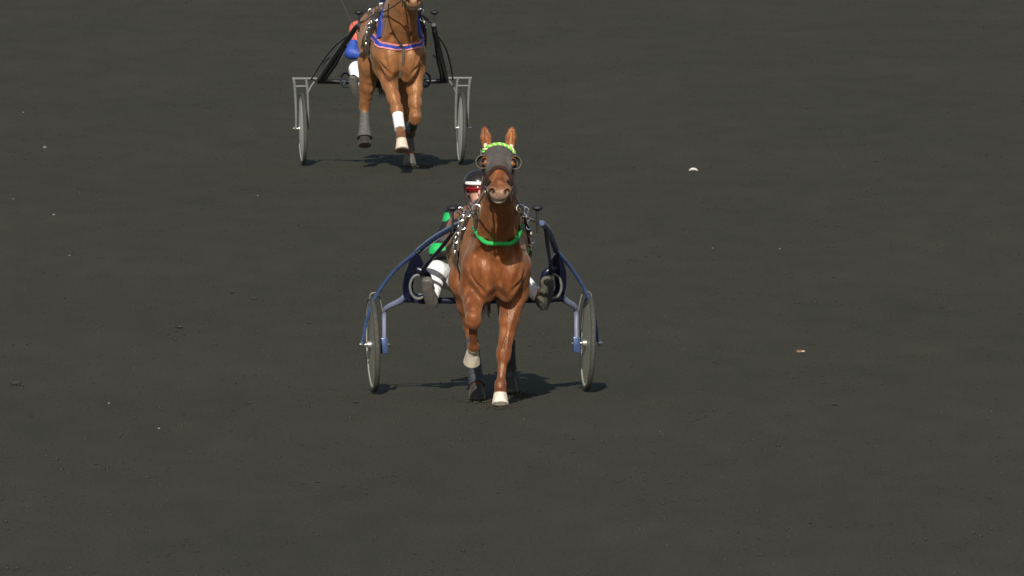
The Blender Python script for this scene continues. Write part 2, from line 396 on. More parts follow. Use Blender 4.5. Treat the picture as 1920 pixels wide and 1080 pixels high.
def horse_field(P):
    """P: pose; returns the distance field of the whole animal in its own frame"""
    dz = P['dz']
    F = Field((-.46, -1.42, -.03), (.46, 1.82, 2.28), .0075)
    def W(x, f, z): return V(x, f, z + dz)
    # trunk
    F.ell(W(0, -.28, 1.13), (.265, .52, .365), .05)
    F.ell(W(0, -.02, 1.10), (.195, .32, .31), .08)
    F.ell(W(0, -.74, 1.13), (.275, .50, .275), .08)
    F.ell(W(0, -1.08, 1.20), (.25, .36, .25), .08)
    F.ell(W(0, -.22, 1.40), (.08, .30, .115), .10)                      # withers
    F.ell(W(0, -1.02, 1.37), (.11, .26, .09), .10)                       # croup
    for s in (-1, 1):
        F.ell(W(.128 * s, -.07, 1.20), (.10, .19, .27), .06)            # shoulder blade
        F.ell(W(.128 * s, .10, 1.05), (.092, .16, .19), .05)              # upper arm
        F.ell(W(.095 * s, .235, 1.00), (.098, .105, .165), .035)         # breast muscle
        F.ell(W(.140 * s, .20, 1.10), (.058, .09, .13), .03)             # point of shoulder
        F.ell(W(.07 * s, .18, .86), (.075, .13, .10), .04)               # lower breast
        F.ell(W(.155 * s, -1.12, 1.12), (.13, .27, .25), .06)             # haunch
        F.ell(W(.10 * s, -1.36, 1.13), (.10, .10, .24), .05)             # buttock
        F.ell(W(.118 * s, -.02, .98), (.095, .17, .16), .05)               # triceps
    # neck
    nk = P['neck']
    for a, b, k in zip(nk[:-1], nk[1:], (.08, .05, .05)):
        F.cone(W(a[0], a[1], a[2]), W(b[0], b[1], b[2]), a[3], b[3], k, side=(1, 0, 0), sq=1.42)
    # windpipe and the long muscles from jaw to breast
    th = P['throat']
    F.cone(W(th[0], th[1] - .02, th[2] + .03), W(0, .30, 1.16), .06, .085, .05)
    for s in (-1, 1):
        F.cone(W(th[0] + .05 * s, th[1] - .08, th[2] + .02), W(.115 * s, .25, 1.14), .04, .062, .03)
    F.cone(W(0, .365, 1.10), W(0, .34, .90), .022, .03, .05, mode='cut')  # groove between the breast muscles
    for s in (-1, 1):                                                    # groove breast / shoulder
        F.cone(W(.175 * s, .315, 1.05), W(.13 * s, .335, .88), .012, .012, .04, mode='cut')
        F.cone(W(.085 * s, .385, 1.22), W(.16 * s, .30, 1.12), .010, .012, .04, mode='cut')
    F.ell(W(0, .36, .79), (.085, .17, .085), .06, mode='cut')            # hollow between the forelegs
    for s in (-1, 1):                                                    # folds where breast, arm and neck meet
        F.cone(W(.045 * s, .40, 1.10), W(.105 * s, .36, .93), .007, .010, .03, mode='cut')
        F.cone(W(.20 * s, .24, .98), W(.115 * s, .30, .85), .010, .012, .03, mode='cut')
        F.cone(W(.05 * s, .43, 1.30), W(.10 * s, .38, 1.15), .006, .008, .03, mode='cut')
        F.cone(W(.255 * s, .10, 1.22), W(.235 * s, .08, .98), .010, .012, .04, mode='cut')
    # head, in its own frame
    poll = W(*P['poll']); mz = W(*P['muzzle']); d = mz - poll; d /= np.linalg.norm(d)
    xr = np.array((1.0, 0, 0)); xr = xr - d * (xr @ d); xr /= np.linalg.norm(xr); n = np.cross(d, xr)
    if n[2] < 0: n = -n
    HM = np.array([xr, d, n])
    HW = P.get('head_w', 1.2)
    def H(x, l, m): return poll + xr * x * HW + d * l + n * m
    hr = lambda a, b, c: (a * HW, b, c)
    F.cone(H(0, .02, -.02), W(nk[-1][0], nk[-1][1], nk[-1][2]), .085, .12, .05, side=xr, sq=1.25)
    F.ell(H(0, .09, .0), hr(.088, .12, .085), .04, HM)
    F.cone(H(0, .12, -.01), H(0, .40, -.005), .104, .053, .03, side=n, sq=1.15)
    F.cone(H(0, .18, .035), H(0, .46, .014), .050, .033, .03)
    for s in (-1, 1):
        F.ell(H(.045 * s, .155, -.095), hr(.040, .115, .085), .035, HM)
        F.ell(H(.078 * s, .185, .035), hr(.03, .05, .032), .025, HM)
        F.cone(H(.05 * s, .22, .0), H(.045 * s, .36, -.01), .028, .02, .02)  # cheek bone
    F.cone(H(0, .2, -.095), H(0, .44, -.065), .055, .04, .04)
    F.ell(H(0, .49, -.018), hr(.066, .08, .062), .03, HM)
    F.ell(H(0, .545, -.03), hr(.054, .04, .045), .025, HM)
    for s in (-1, 1): F.ell(H(.044 * s, .53, .008), hr(.03, .042, .034), .018, HM)
    F.ell(H(0, .50, -.088), hr(.046, .06, .03), .02, HM)
    F.ell(H(0, .57, -.068), hr(.075, .055, .006), .012, HM, mode='cut')     # mouth
    for s in (-1, 1): F.ell(H(.046 * s, .568, .008), hr(.016, .03, .022), .012, HM, mode='cut')
    # ears
    for s in (-1, 1):
        eb = H(.070 * s, .0, .050); tip = eb + np.array((.018 * s, P['ear_y'], .142)); e = tip - eb
        F.cone(eb - e * .15, eb + e * .45, .034, .040, .02); F.cone(eb + e * .45, eb + e * .8, .040, .026, .012); F.cone(eb + e * .8, tip, .026, .004, .012)
        F.cone(eb + e * .10 + V(-.006 * s, .040, 0), eb + e * .80 + V(-.002 * s, .026, 0), .026, .010, .008, mode='cut')
    # legs
    hoof = []
    for L in P['fore']:
        s = 1 if L['elbow'][0] > 0 else -1
        S_, E, K, T, C, O = [W(*L[q]) if q in ('shoulder', 'elbow') else V(*L[q]) for q in ('shoulder', 'elbow', 'knee', 'fetlock', 'coronet', 'toe')]
        F.cone(S_, E, .115, .105, .05); m = lerp(E, K, .45)
        F.cone(E, m, .098, .072, .045); F.cone(m, K, .066, .047, .035)
        F.cone(lerp(E, K, .05) + V(.02 * s, .05, 0), lerp(E, K, .55) + V(.012 * s, .028, 0), .062, .04, .02)      # extensor
        F.cone(lerp(E, K, .0) + V(-.03 * s, .0, 0), lerp(E, K, .5) + V(-.02 * s, .0, 0), .07, .04, .02)
        F.ell(K, (.051, .050, .064), .03); F.ell(lerp(K, T, -.06) + V(0, .014, 0), (.046, .042, .042), .015); F.ell(lerp(K, T, .2), (.042, .040, .045), .03)
        for o_ in (-.6, .45):
            va = F.snap(lerp(E, K, .35) + V(.06 * o_, .12, 0), .0); vb = F.snap(lerp(E, K, .62) + V(.03 * o_ + .012, .12, 0), .0); vc = F.snap(lerp(E, K, .88) + V(.05 * o_, .1, 0), .0)
            F.cone(va, vb, .004, .005, .008); F.cone(vb, vc, .005, .004, .008)
        if K[2] > .5: F.ell(lerp(E, K, .72), (.056, .062, .06), .04); F.ell(K + V(0, -.005, -.02), (.052, .046, .062), .03)
        ax = (T - K) / np.linalg.norm(T - K); back = np.cross(ax, (1, 0, 0)); back /= np.linalg.norm(back)
        if back[1] < 0 and ax[2] < -.3: back = -back
        F.cone(K, T, .034, .030, .012); F.cone(lerp(K, T, .15) + back * .026, T + back * .018, .022, .024, .015)
        F.ell(T + back * .006, (.041, .046, .046), .02); F.cone(T, C, .038, .042, .02)
        hoof.append((C, O))
    for L in P['hind']:
        s = 1 if L['stifle'][0] > 0 else -1
        Hp, St = W(*L['hip']), W(*L['stifle']); Hk, T, C, O = [V(*L[q]) for q in ('hock', 'fetlock', 'coronet', 'toe')]
        F.cone(Hp, St, .19, .12, .06, side=(1, 0, 0), sq=1.2); m = lerp(St, Hk, .5)
        F.cone(W(.11 * s, -1.33, 1.08), lerp(St, Hk, .55), .10, .05, .04)
        F.cone(St, m, .118, .075, .05); F.cone(m, Hk, .072, .05, .025)
        ax = (T - Hk) / np.linalg.norm(T - Hk); back = np.cross(ax, (1, 0, 0)); back /= np.linalg.norm(back)
        if back[1] < 0 and ax[2] < -.3: back = -back
        F.ell(Hk, (.046, .06, .06), .02); F.cone(Hk + back * .045 - ax * .05, Hk + back * .03 + ax * .06, .026, .024, .02)
        F.cone(lerp(St, Hk, .6) + back * .03, Hk + back * .045 - ax * .05, .03, .022, .02)
        F.cone(Hk, T, .040, .034, .02); F.cone(lerp(Hk, T, .15) + back * .028, T + back * .018, .024, .026, .015)
        F.ell(T + back * .006, (.043, .048, .048), .02); F.cone(T, C, .038, .043, .02)
        hoof.append((C, O))
    for C, O in hoof:
        e = (O - C); h = np.linalg.norm(e); e = e / h
        sn = e if abs(O[2]) > .05 else np.array((0, 0, -1.0))
        sp = O if abs(O[2]) > .05 else np.array((O[0], O[1], .001))
        F.cone(C - e * .005, O + e * .03, .047, .070, .006, plane=(sp, sn))
    F.dz = dz; F.H = H; F.HM = HM; F.W = W
    return F

def paint_coat(v, F, P):
    """natural coat markings by place on the body"""
    n = len(v); base = np.array(P['coat']); c = np.tile(base, (n, 1))
    z = v[:, 2]; f = -v[:, 1]
    def blend(w, col):
        w = np.clip(w, 0, 1)[:, None]; c[:] = c * (1 - w) + np.array(col) * w
    nzv = np.array([noise.noise((p[0] * 7, p[1] * 7, p[2] * 7)) for p in v])
    nz2 = np.array([noise.noise((p[0] * 22, p[1] * 22, p[2] * 9)) for p in v])
    blend(.35 + nzv * .55 - .12, P['coat_dark']); blend(nz2 * .9 - .16, P['coat_light'])
    nz3 = np.array([noise.noise((p[0] * 55, p[1] * 40, p[2] * 12 + 5)) for p in v]); blend(nz3 * .6 - .12, P['coat_dark']); blend(-nz3 * .5 - .14, P['coat_light'])
    # head
    rel = v - F.H(0, 0, 0); hx, hl, hm = rel @ F.HM[0], rel @ F.HM[1], rel @ F.HM[2]
    hd = (hl > -.05) & (hl < .66) & (np.abs(hm) < .2) & (np.abs(hx) < .16)
    w = np.where(hd, np.clip((hl - .49) / .06, 0, 1) * .9, 0); w = w * np.clip(.45 - hm * 9, .15, 1)
    blend(w, P['muzzle_col'])
    dn = np.minimum(np.linalg.norm(rel - (F.HM[0] * .055 + F.HM[1] * .56 + F.HM[2] * .008), axis=1), np.linalg.norm(rel - (-F.HM[0] * .055 + F.HM[1] * .56 + F.HM[2] * .008), axis=1))
    blend(np.clip((.026 - dn) / .008, 0, 1), (.012, .008, .007))
    blend(np.where(hd & (hl > .5) & (hm < -.055), .9, 0), P['lip_col'])
    # mud and dust thrown up on belly, breast and lower legs
    nz4 = np.array([noise.noise((p[0] * 30 + 9, p[1] * 30, p[2] * 22)) for p in v]); blend(np.clip(nz4 * 1.6 - .1, 0, 1) * np.clip((.9 - z) * .7, 0, .45), (.085, .055, .038))
    nz5 = np.array([noise.noise((p[0] * 11, p[1] * 11 + 4, p[2] * 5)) for p in v]); blend(np.clip(nz5 * 1.8 - .25, 0, 1) * .55, P['coat_dark'])
    # legs
    for L in P['fore'] + P['hind']:
        K = V(*L.get('knee', L.get('hock'))); T, C, O = [V(*L[q]) for q in ('fetlock', 'coronet', 'toe')]
        def seg(a, b):
            ba = b - a; t = np.clip(((v - a) @ ba) / (ba @ ba), 0, 1); return np.linalg.norm(v - a - t[:, None] * ba, axis=1), t
        dk, tk = seg(K, T); near = dk < .085
        blend(np.where(near & (v[:, 2] < K[2] + .12), .5 * tk + .1, 0), L.get('cannon_col', P['coat_dark']))
        dp, tp = seg(T, C); blend(np.where((dp < .075) & ((v - T) @ (C - T) > -.0002 + L.get('sock', 0) * -1e-9), 1, 0) if L.get('sock_col') else np.zeros(n), L.get('sock_col', base))
        e = (O - C) / np.linalg.norm(O - C); al = (v - C) @ e; rad = np.linalg.norm(v - C - al[:, None] * e, axis=1)
        blend(np.where((al > -.002) & (rad < .11) & (al < .2) & (np.linalg.norm(v - C, axis=1) < .18), 1, 0), L['hoof_col'])
        sp = al > np.linalg.norm(O - C) - .012
        blend(np.where(sp & (rad < .11) & (al < .2), .85, 0), (.03, .028, .025))
    return c

def strands(name, roots, mat_, parent, n=5):
    mb = MB()
    for pts, r in roots: mb.tube(pts, r, n=n, smooth=4)
    o = mb.build(name, mat_, parent); o['kind'] = 'stuff'; return o

def ring(mb, c, nrm, r, t, n=20, m=7):
    nrm = np.array(nrm, float); nrm /= np.linalg.norm(nrm); u = np.cross(nrm, (0, 0, 1.0)); 
    if np.linalg.norm(u) < .1: u = np.cross(nrm, (1.0, 0, 0))
    u /= np.linalg.norm(u); w = np.cross(nrm, u)
    V_, F_ = [], []
    for i in range(n):
        a = 2 * math.pi * i / n; dr = u * math.cos(a) + w * math.sin(a)
        for k in range(m):
            b = 2 * math.pi * k / m; V_.append(np.array(c) + dr * (r + t * math.cos(b)) + nrm * t * math.sin(b))
    for i in range(n):
        for k in range(m):
            F_.append((i * m + k, i * m + (k + 1) % m, ((i + 1) % n) * m + (k + 1) % m, ((i + 1) % n) * m + k))
    mb.add(V_, F_)

def cuff(F, root, a, b, r0, r1, mat_, name='leg_boot', bulge=0.0):
    mb = MB(); a = np.array(a); b = np.array(b); pts = [lerp(a, b, t) for t in np.linspace(0, 1, 9)]
    rr = [r0 + (r1 - r0) * t ** 2.2 + bulge * math.sin(math.pi * t) for t in np.linspace(0, 1, 9)]
    rr[0] += .003; rr[-1] += .003
    mb.tube(pts, rr, n=18, smooth=0); o = mb.build(name, mat_, root)
    if name == 'leg_boot' and True:
        tr = MB()
        for t in (.25, .72):
            p = lerp(a, b, t); r = r0 + (r1 - r0) * t ** 2.2 + bulge * math.sin(math.pi * t) + .0012
            d = (b - a) / np.linalg.norm(b - a); tr.tube([p - d * .011, p + d * .011], r, n=18, smooth=0)
        tr.build('boot_strap', mat_, o)
    return o

def build_horse(P, name, label, loc, yaw):
    root = empty(name, loc, yaw); tag(root, label, 'horse'); root.scale = (P.get('sc', 1.0),) * 3
    F = horse_field(P); W, H = F.W, F.H
    v, f = F.mesh(); body = mesh_obj('body', v, f, M_COAT, root, cols=paint_coat(v, F, P))
    dz = P['dz']
    # eyes
    for s in (-1, 1):
        mb = MB(); c = H(.086 * s, .200, .044)
        bm = bmesh.new(); bmesh.ops.create_uvsphere(bm, u_segments=16, v_segments=10, radius=.024)
        vs = [np.array(q.co) + c for q in bm.verts]; bm.verts.index_update(); fs = [tuple(q.index for q in ff.verts) for ff in bm.faces]; bm.free()
        mb.add(vs, fs).build('eye', M_EYE, root)
    # mane and tail
    rs = []; nk = P['neck']
    crest = [W(0, -.12, 1.52)] + [W(a[0], a[1] - .09 - .02 * i, a[2] + a[3] * .93) for i, a in enumerate(nk[1:], 1)] + [H(0, -.03, .06)]
    cp, _ = catmull([np.array(p) for p in crest], [1] * len(crest), 14)
    for i in range(170):
        p = cp[random.randrange(len(cp) - 3)] + np.random.normal(0, .008, 3); p = F.snap(p, .002); s = P['mane_side']
        l = random.uniform(.08, .15); o = np.array((s, 0, 0)); q = F.snap(p + o * l * .55 - np.array((0, -.01, l * .35)), .008); q2 = F.snap(p + o * l * .75 - np.array((0, -.03, l * .95)), .012)
        rs.append(([p, q, q2], [.004, .004, .0015]))
    strands('mane', rs, P['hair'], root)
    rs = []; dock = W(0, -1.40, 1.28)
    for i in range(120):
        a = random.uniform(-1, 1); b = random.uniform(-1, 1); L = random.uniform(.45, .72)
        p0 = dock + np.array((a * .02, .0, b * .02)); p1 = dock + np.array((a * .04, .11 + b * .03, -.10)); p2 = dock + np.array((a * .075, .13 + b * .05, -.35)); p3 = dock + np.array((a * .06 + .02, .17 + b * .06, -L))
        rs.append(([p0, p1, p2, p3], [.006, .006, .005, .002]))
    strands('tail', rs, P['hair'], root)
    return root, F

def strap(F, root, name, mat_, o, u, v, a0, a1, n, half, thick=.006, off=.002):
    P_, N_ = F.wrap(o, u, v, a0, a1, n, off); return MB().strip(P_, N_, half, thick).build(name, mat_, root)

def sub_field_mesh(F, lo, hi, fn):
    """part of the body surface grown outwards: fn(X, Y, Z, A) -> field"""
    sl_, X, Y, Z = F.grid(lo, hi); G = Field.__new__(Field); G.lo = np.array([X.ravel()[0], Y.ravel()[0], Z.ravel()[0]], float); G.h = F.h
    A = fn(X, Y, Z, F.a[sl_]).astype(np.float32); A[0] = A[-1] = .1; A[:, 0] = A[:, -1] = .1; A[:, :, 0] = A[:, :, -1] = .1
    return G.mesh(A, relax=3)

def harness(F, root, P, shaft_z, hx=(.30, .325)):
    """saddle pad, girth, terrets, tugs, back strap, reins"""
    W, H = F.W, F.H; dz = F.dz
    gy = -.20
    o = W(0, gy, 1.15)
    sp, sn = F.wrap(o, (1, 0, 0), (0, 0, 1), 22, 158, 40, .002)
    half = [.045 + .03 * math.sin(math.pi * i / 40) for i in range(41)]
    sad = MB().strip(sp, sn, half, .022).build('harness_saddle', M_LEATHER, root)
    strap(F, root, 'girth', M_OLIVE, o, (1, 0, 0), (0, 0, 1), 20, -200, 60, .032, .008)
    for s in (-1, 1):                                  # buckles, rings and hanging straps on the flank
        for a, half_, m_ in ((20, .016, M_OLIVE), (26, .014, M_LEATHER), (33, .020, M_OLIVE), (40, .013, M_LEATHER)):
            an = a if s > 0 else 180 - a
            p0, nn = F.wrap(W(0, gy + (a - 29) * .006, 1.15), (1, 0, 0), (0, 0, 1), an + 14 * s, an - 52 * s, 14, .010)
            MB().strip(p0, nn, half_, .007).build('hanging_strap', m_, root)
        for k, a in enumerate((38, 31, 24, 14, 4, -8)):
            an = a if s > 0 else 180 - a
            p, nn = F.wrap(W(0, gy + .015 * (-1) ** k, 1.15), (1, 0, 0), (0, 0, 1), an, an + .1, 1, .016)
            mb = MB()
            if k % 2 == 0: ring(mb, p[0], nn[0] + np.array((0, -.6, 0)), .021, .0055)
            else: mb.box(p[0], (.018, .026, .036), bev=.004)
            mb.build('buckle' if k % 2 else 'harness_ring', M_CHROME, root)
        t = MB(); an = 52 if s > 0 else 128
        p, nn = F.wrap(o, (1, 0, 0), (0, 0, 1), an, an + .1, 1, .03); ring(t, p[0] + nn[0] * .03, (0, 1, 0), .024, .005); t.tube([p[0] - nn[0] * .02, p[0] + nn[0] * .008], .008, smooth=0)
        t.build('terret', M_CHROME, root)
        # upright hitch post with a black knob that carries the shaft
        x = hx[0 if s < 0 else 1] * s; m2 = MB(); m2.tube([V(x, gy + .02, shaft_z - .05), V(x, gy + .02, shaft_z + .11)], .009, smooth=0)
        m2.build('hitch_post', M_BLACKP, root)
        m3 = MB(); m3.lathe([(0, .035), (.022, .033), (.040, .02), (.042, .006), (.03, -.004), (.012, -.012), (.01, -.03), (0, -.03)], V(x, gy + .02, shaft_z + .125), 'Z', 18)
        m3.build('hitch_knob', M_BLACK, root)
        m4 = MB(); m4.tube([V(x, gy + .02, shaft_z + .04), V(x * .88, gy, shaft_z + .05), p[0] * .999], .012, smooth=3); m4.build('tug', M_LEATHER, root)
    # back strap to the tail
    bp = []; bn = []
    for f_ in np.linspace(-.28, -1.34, 22):
        p, nn = F.wrap(W(0, f_, 1.25), (1, 0, 0), (0, 0, 1), 90, 90.1, 1, .002); bp.append(p[0]); bn.append(nn[0])
    MB().strip(bp, bn, .014, .006).build('back_strap', M_LEATHER, root)

def reins(F, root, hands):
    W, H = F.W, F.H
    for s, hd in zip((-1, 1), hands):
        bit = H(.076 * s, .455, -.055)
        a1 = F.snap(W(.20 * s, .36, 1.44), .025); a2 = W(.20 * s, -.02, 1.49)
        a3 = F.snap(W(.2 * s, -.55, 1.42), .03); a4 = F.snap(W(.24 * s, -1.15, 1.42), .035)
        mid = lerp(bit, a1, .5) + np.array((.015 * s, .0, -.02))
        MB().tube([bit, mid, a1, a2, a3, a4, lerp(a4, hd, .6) + np.array((.05 * s, 0, .03)), hd], .0075, n=8, smooth=8, flat=((1, 0, 0), .5)).build('rein', M_LEATHER, root)

def bridle(F, root, cheek_mat, bit_mat):
    H, HM = F.H, F.HM
    ny = [ -HM[1] ]
    # cheek straps, throat latch, noseband, bit
    for s in (-1, 1):
        pts = [F.snap(H(.10 * s, l, m), .011) for l, m in ((.02, .03), (.08, -.03), (.16, -.06), (.26, -.05), (.36, -.05), (.45, -.055))]
        nn = [F.grad(p) for p in pts]; MB().strip(pts, nn, .011, .006).build('cheek_strap', cheek_mat, root)
        mb = MB(); c = H(.076 * s, .455, -.055); ring(mb, c, HM[0] * s + HM[1] * .3, .034, .005); b = mb.build('bit_ring', bit_mat, root)
        m2 = MB(); m2.tube([c + HM[1] * .02 + HM[2] * .03, c + HM[1] * .03 - HM[2] * .06], .006, smooth=0); m2.build('bit_shank', bit_mat, root)
    strap(F, root, 'chin_strap', cheek_mat, H(0, .40, -.04), HM[0], HM[2], 170, 370, 30, .012, .006)

# ---------------------------------------------------------------- the driver
def build_driver(D, label, loc, yaw):
    root = empty('person', loc, yaw); tag(root, label, 'person')
    lo, hi = (-.62, -.75, .52), (.62, .55, 1.82); h = .0075
    pel, che, nec, hea = [V(*D[k]) for k in ('pelvis', 'chest', 'neck', 'head')]
    arms = [(V(s * D['shoulder'][0], *D['shoulder'][1:]), V(s * D['elbow'][0], *D['elbow'][1:]), V(s * D['wrist'][0], *D['wrist'][1:]), s) for s in (-1, 1)]
    legs = [(V(s * D['hip'][0], *D['hip'][1:]), V(s * D['knee'][0] - (D.get('knee_in', 0) if s > 0 else 0), *D['knee'][1:]), V(s * D['ankle'][0], *D['ankle'][1:]), V(s * D['toe'][0], *D['toe'][1:]), s) for s in (-1, 1)]
    # body
    B = Field(lo, hi, h)
    B.cone(pel, lerp(pel, che, .5), .14, .125, .05, side=(0, 1, 0), sq=1.2); B.cone(lerp(pel, che, .5), che, .125, .155, .05, side=(0, 1, 0), sq=1.35)
    B.cone(che, nec, .13, .06, .05); B.cone(nec - (hea - nec) * .3, hea, .056, .058, .03)
    B.ell(hea + V(0, -.005, .025), (.075, .095, .105), .02); B.ell(hea + V(0, .035, -.065), (.052, .055, .055), .03)
    B.cone(hea + V(0, .09, .02), hea + V(0, .112, -.018), .010, .016, .012); B.ell(hea + V(0, .085, -.065), (.026, .014, .008), .008)
    B.ell(hea + V(0, .078, -.098), (.024, .02, .018), .02)
    for s in (-1, 1):
        B.ell(hea + V(.076 * s, -.005, -.005), (.012, .022, .034), .01); B.ell(hea + V(.034 * s, .09, .016), (.02, .014, .012), .012, mode='cut')
    for S_, E, Wr, s in arms:
        B.cone(che + (S_ - che) * .4, S_, .09, .07, .05); B.cone(S_, E, .058, .046, .03); B.cone(E, Wr, .046, .030, .02)
        d = (Wr - E) / np.linalg.norm(Wr - E); d = d * .5 + V(-.15 * s, .75, 0); d /= np.linalg.norm(d)
        up = np.array((0, 0, 1.0)); up = up - d * (up @ d); up /= np.linalg.norm(up); si = np.cross(d, up) * s      # fist closed round the rein, thumb on top
        if si[0] * s > 0: si = -si
        pc = Wr + d * .05; B.cone(Wr, pc + d * .02, .030, .030, .02, side=si, sq=1.3)
        for i in range(4):
            k0 = pc + d * .045 + up * (.033 - .021 * i) ; ln = (.040, .044, .041, .033)[i]
            k1 = k0 + d * .012 + si * ln * .75; k2 = k1 - d * ln * .8 + si * .006; k3 = k2 - si * ln * .45
            B.cone(pc + up * (.03 - .019 * i), k0, .013, .011, .006); B.cone(k0, k1, .0105, .0098, .004); B.cone(k1, k2, .0098, .009, .004); B.cone(k2, k3, .009, .008, .004)
        t0 = Wr + d * .025 + up * .028; t1 = t0 + d * .035 + up * .022 + si * .01; t2 = t1 + d * .03 + si * .018; B.cone(t0, t1, .014, .012, .01); B.cone(t1, t2, .0115, .0095, .004)
    for Hp, K, A, T, s in legs:
        B.cone(Hp, K, .085, .06, .04); B.cone(K, A, .058, .04, .02); B.cone(A, T, .04, .03, .02)
    v, f = B.mesh(); mesh_obj('body', v, f, M_SKIN, root, cols=np.tile((.46, .24, .18), (len(v), 1)))
    # jacket
    J = Field(lo, hi, h)
    J.cone(pel + np.array((0, 0, .03)), lerp(pel, che, .5), .16, .15, .05, side=(0, 1, 0), sq=1.15); J.cone(lerp(pel, che, .5), che, .15, .178, .05, side=(0, 1, 0), sq=1.3)
    J.cone(che, nec + np.array((0, 0, -.02)), .15, .075, .05)
    for S_, E, Wr, s in arms:
        J.cone(che + (S_ - che) * .4, S_, .105, .085, .05); J.cone(S_, E, .074, .064, .03); J.cone(E, lerp(E, Wr, .95), .064, .042, .02)
        J.ell(E + V(.01 * s, -.01, -.01), (.062, .06, .06), .02)
    v, f = J.mesh(); c = D['jacket_paint'](v, arms); mesh_obj('jacket', v, f, M_CLOTH, root, cols=c)
    # trousers
    Tr = Field(lo, hi, h)
    Tr.cone(pel + np.array((0, 0, -.02)), pel + np.array((0, 0, .05)), .150, .150, .04, side=(0, 1, 0), sq=1.15)
    for Hp, K, A, T, s in legs:
        Tr.cone(Hp, K, .100, .080, .05); Tr.cone(K, lerp(K, A, .92), .078, .050, .025); Tr.ell(lerp(Hp, K, .7) + np.array((0, 0, -.03)), (.07, .09, .06), .04)
    v, f = Tr.mesh(); mesh_obj('trousers', v, f, M_TROUSER, root)
    for Hp, K, A, T, s in legs:
        Bo = Field(np.minimum(np.minimum(A, T), K) - .14, np.maximum(np.maximum(A, T), K) + .14, .007); dd = (T - A) / np.linalg.norm(T - A)
        sh = (A - K) / np.linalg.norm(A - K)
        Bo.cone(A - sh * .01, A + sh * .01, .047, .046, .02); Bo.cone(A + sh * .035 - dd * .02, T, .044, .038, .02); Bo.ell(T, (.045, .04, .045), .02)
        v, f = Bo.mesh(); b = mesh_obj('boot', v, f, M_BOOT, root)
        sm = MB(); pn = sh - dd * (sh @ dd); pn /= np.linalg.norm(pn)
        sm.tube([A - dd * .05 + pn * .075, A + dd * .02 + pn * .075, lerp(A, T, .75) + pn * .055, T + dd * .035 + pn * .03], [.040, .036, .043, .03], n=14, smooth=5, flat=(pn, .30)); sm.build('sole', M_SOLE, b)
    # helmet, visor, glasses
    Hf = Field(hea - .2, hea + .22, .006)
    Hf.ell(hea + V(0, -.012, .05), (.108, .130, .105), .02)
    Hf.cone(hea + V(0, -.06, .0), hea + V(0, -.07, -.02), .095, .085, .03); Hf.ell(hea + V(0, .12, -.045), (.14, .13, .085), .015, mode='cut')
    v, f = Hf.mesh(); hel = mesh_obj('helmet', v, f, D['helmet_mat'], root)
    def arc(r0, z, a, n=16, fy=0.0): return [hea + np.array((r0[0] * math.sin(t), -r0[1] * math.cos(t) + fy, z)) for t in np.linspace(-R(a), R(a), n)]
    MB().tube(arc((.104, .122), .058, 62), .013, n=10, smooth=0, flat=((0, 1, 0), .6)).build('visor_band', M_WHITE, hel)
    MB().tube(arc((.086, .104), .018, 66), .022, n=10, smooth=0, flat=((0, 1, 0), .35)).build('glasses', M_GLASS, root)
    for s in (-1, 1):
        MB().tube([hea + V(.092 * s, .01, .02), hea + V(.082 * s, .03, -.05), hea + V(.03 * s, .06, -.122), hea + V(0, .065, -.126)], .006, n=8, smooth=4).build('chin_strap', M_SEAT, hel)
    # collar
    MB().tube([nec + np.array((.062 * math.cos(t), .058 * math.sin(t), -.005 + .012 * math.sin(t))) for t in np.linspace(0, 2 * math.pi, 20)], .019, n=8, smooth=0).build('collar', D['collar_mat'], root)
    return root

# ---------------------------------------------------------------- sulky pieces
def wheel(root, s, r, camber, conical, disc_mat, cx, hz=None):
    w = empty('wheel', (0, 0, 0)); w.parent = root
    w.location = (cx * s, 0, r * math.cos(camber)); w.rotation_euler = (0, camber * s, 0)
    ty = MB(); ty.lathe([(r - .020 + .020 * math.cos(a), .020 * math.sin(a)) for a in np.linspace(0, 2 * math.pi, 13)[:-1]], (0, 0, 0), 'X', 64, close=True); ty.build('tyre', M_TYRE, w)
    rm = MB(); rm.lathe([(r - .030, .013), (r - .036, .017), (r - .052, .013), (r - .052, -.013), (r - .036, -.017), (r - .030, -.013)], (0, 0, 0), 'X', 64, close=True); rm.build('rim', M_RIM, w)
    dc = MB(); o = .032 if conical else .014
    dc.lathe([(r - .048, .010), (r * .55, (.010 + o) / 2 + .002), (.045, o), (.0, o + .001)], (0, 0, 0), 'X', 64)
    dc.lathe([(.0, -o - .001), (.045, -o), (r * .55, -(.010 + o) / 2 - .002), (r - .048, -.010)], (0, 0, 0), 'X', 64); dc.build('wheel_disc', disc_mat, w)
    hb = MB(); hb.lathe([(0, -.062), (.010, -.061), (.012, -.045), (.028, -.04), (.030, -.02), (.03, .02), (.028, .04), (.012, .045), (.010, .061), (0, .062)], (0, 0, 0), 'X', 20); hb.build('hub', M_STEEL, w)
    vs = MB(); vs.tube([(.012, 0, r - .06), (.02, 0, r - .1)], .004, n=6, smooth=0); vs.build('valve', M_CHROME, w)
    return w

def seat(root, z, f, m):
    st = MB(); n, mm = 11, 9; top = []
    F = Field((-.25, -.25, z - .15), (.25, .35, z + .3), .012)
    F.ell(V(0, f, z), (.19, .17, .035), .02); F.ell(V(0, f - .17, z + .10), (.17, .035, .11), .06)
    v, fc = F.mesh(relax=3); return mesh_obj('seat', v, fc, m, root)

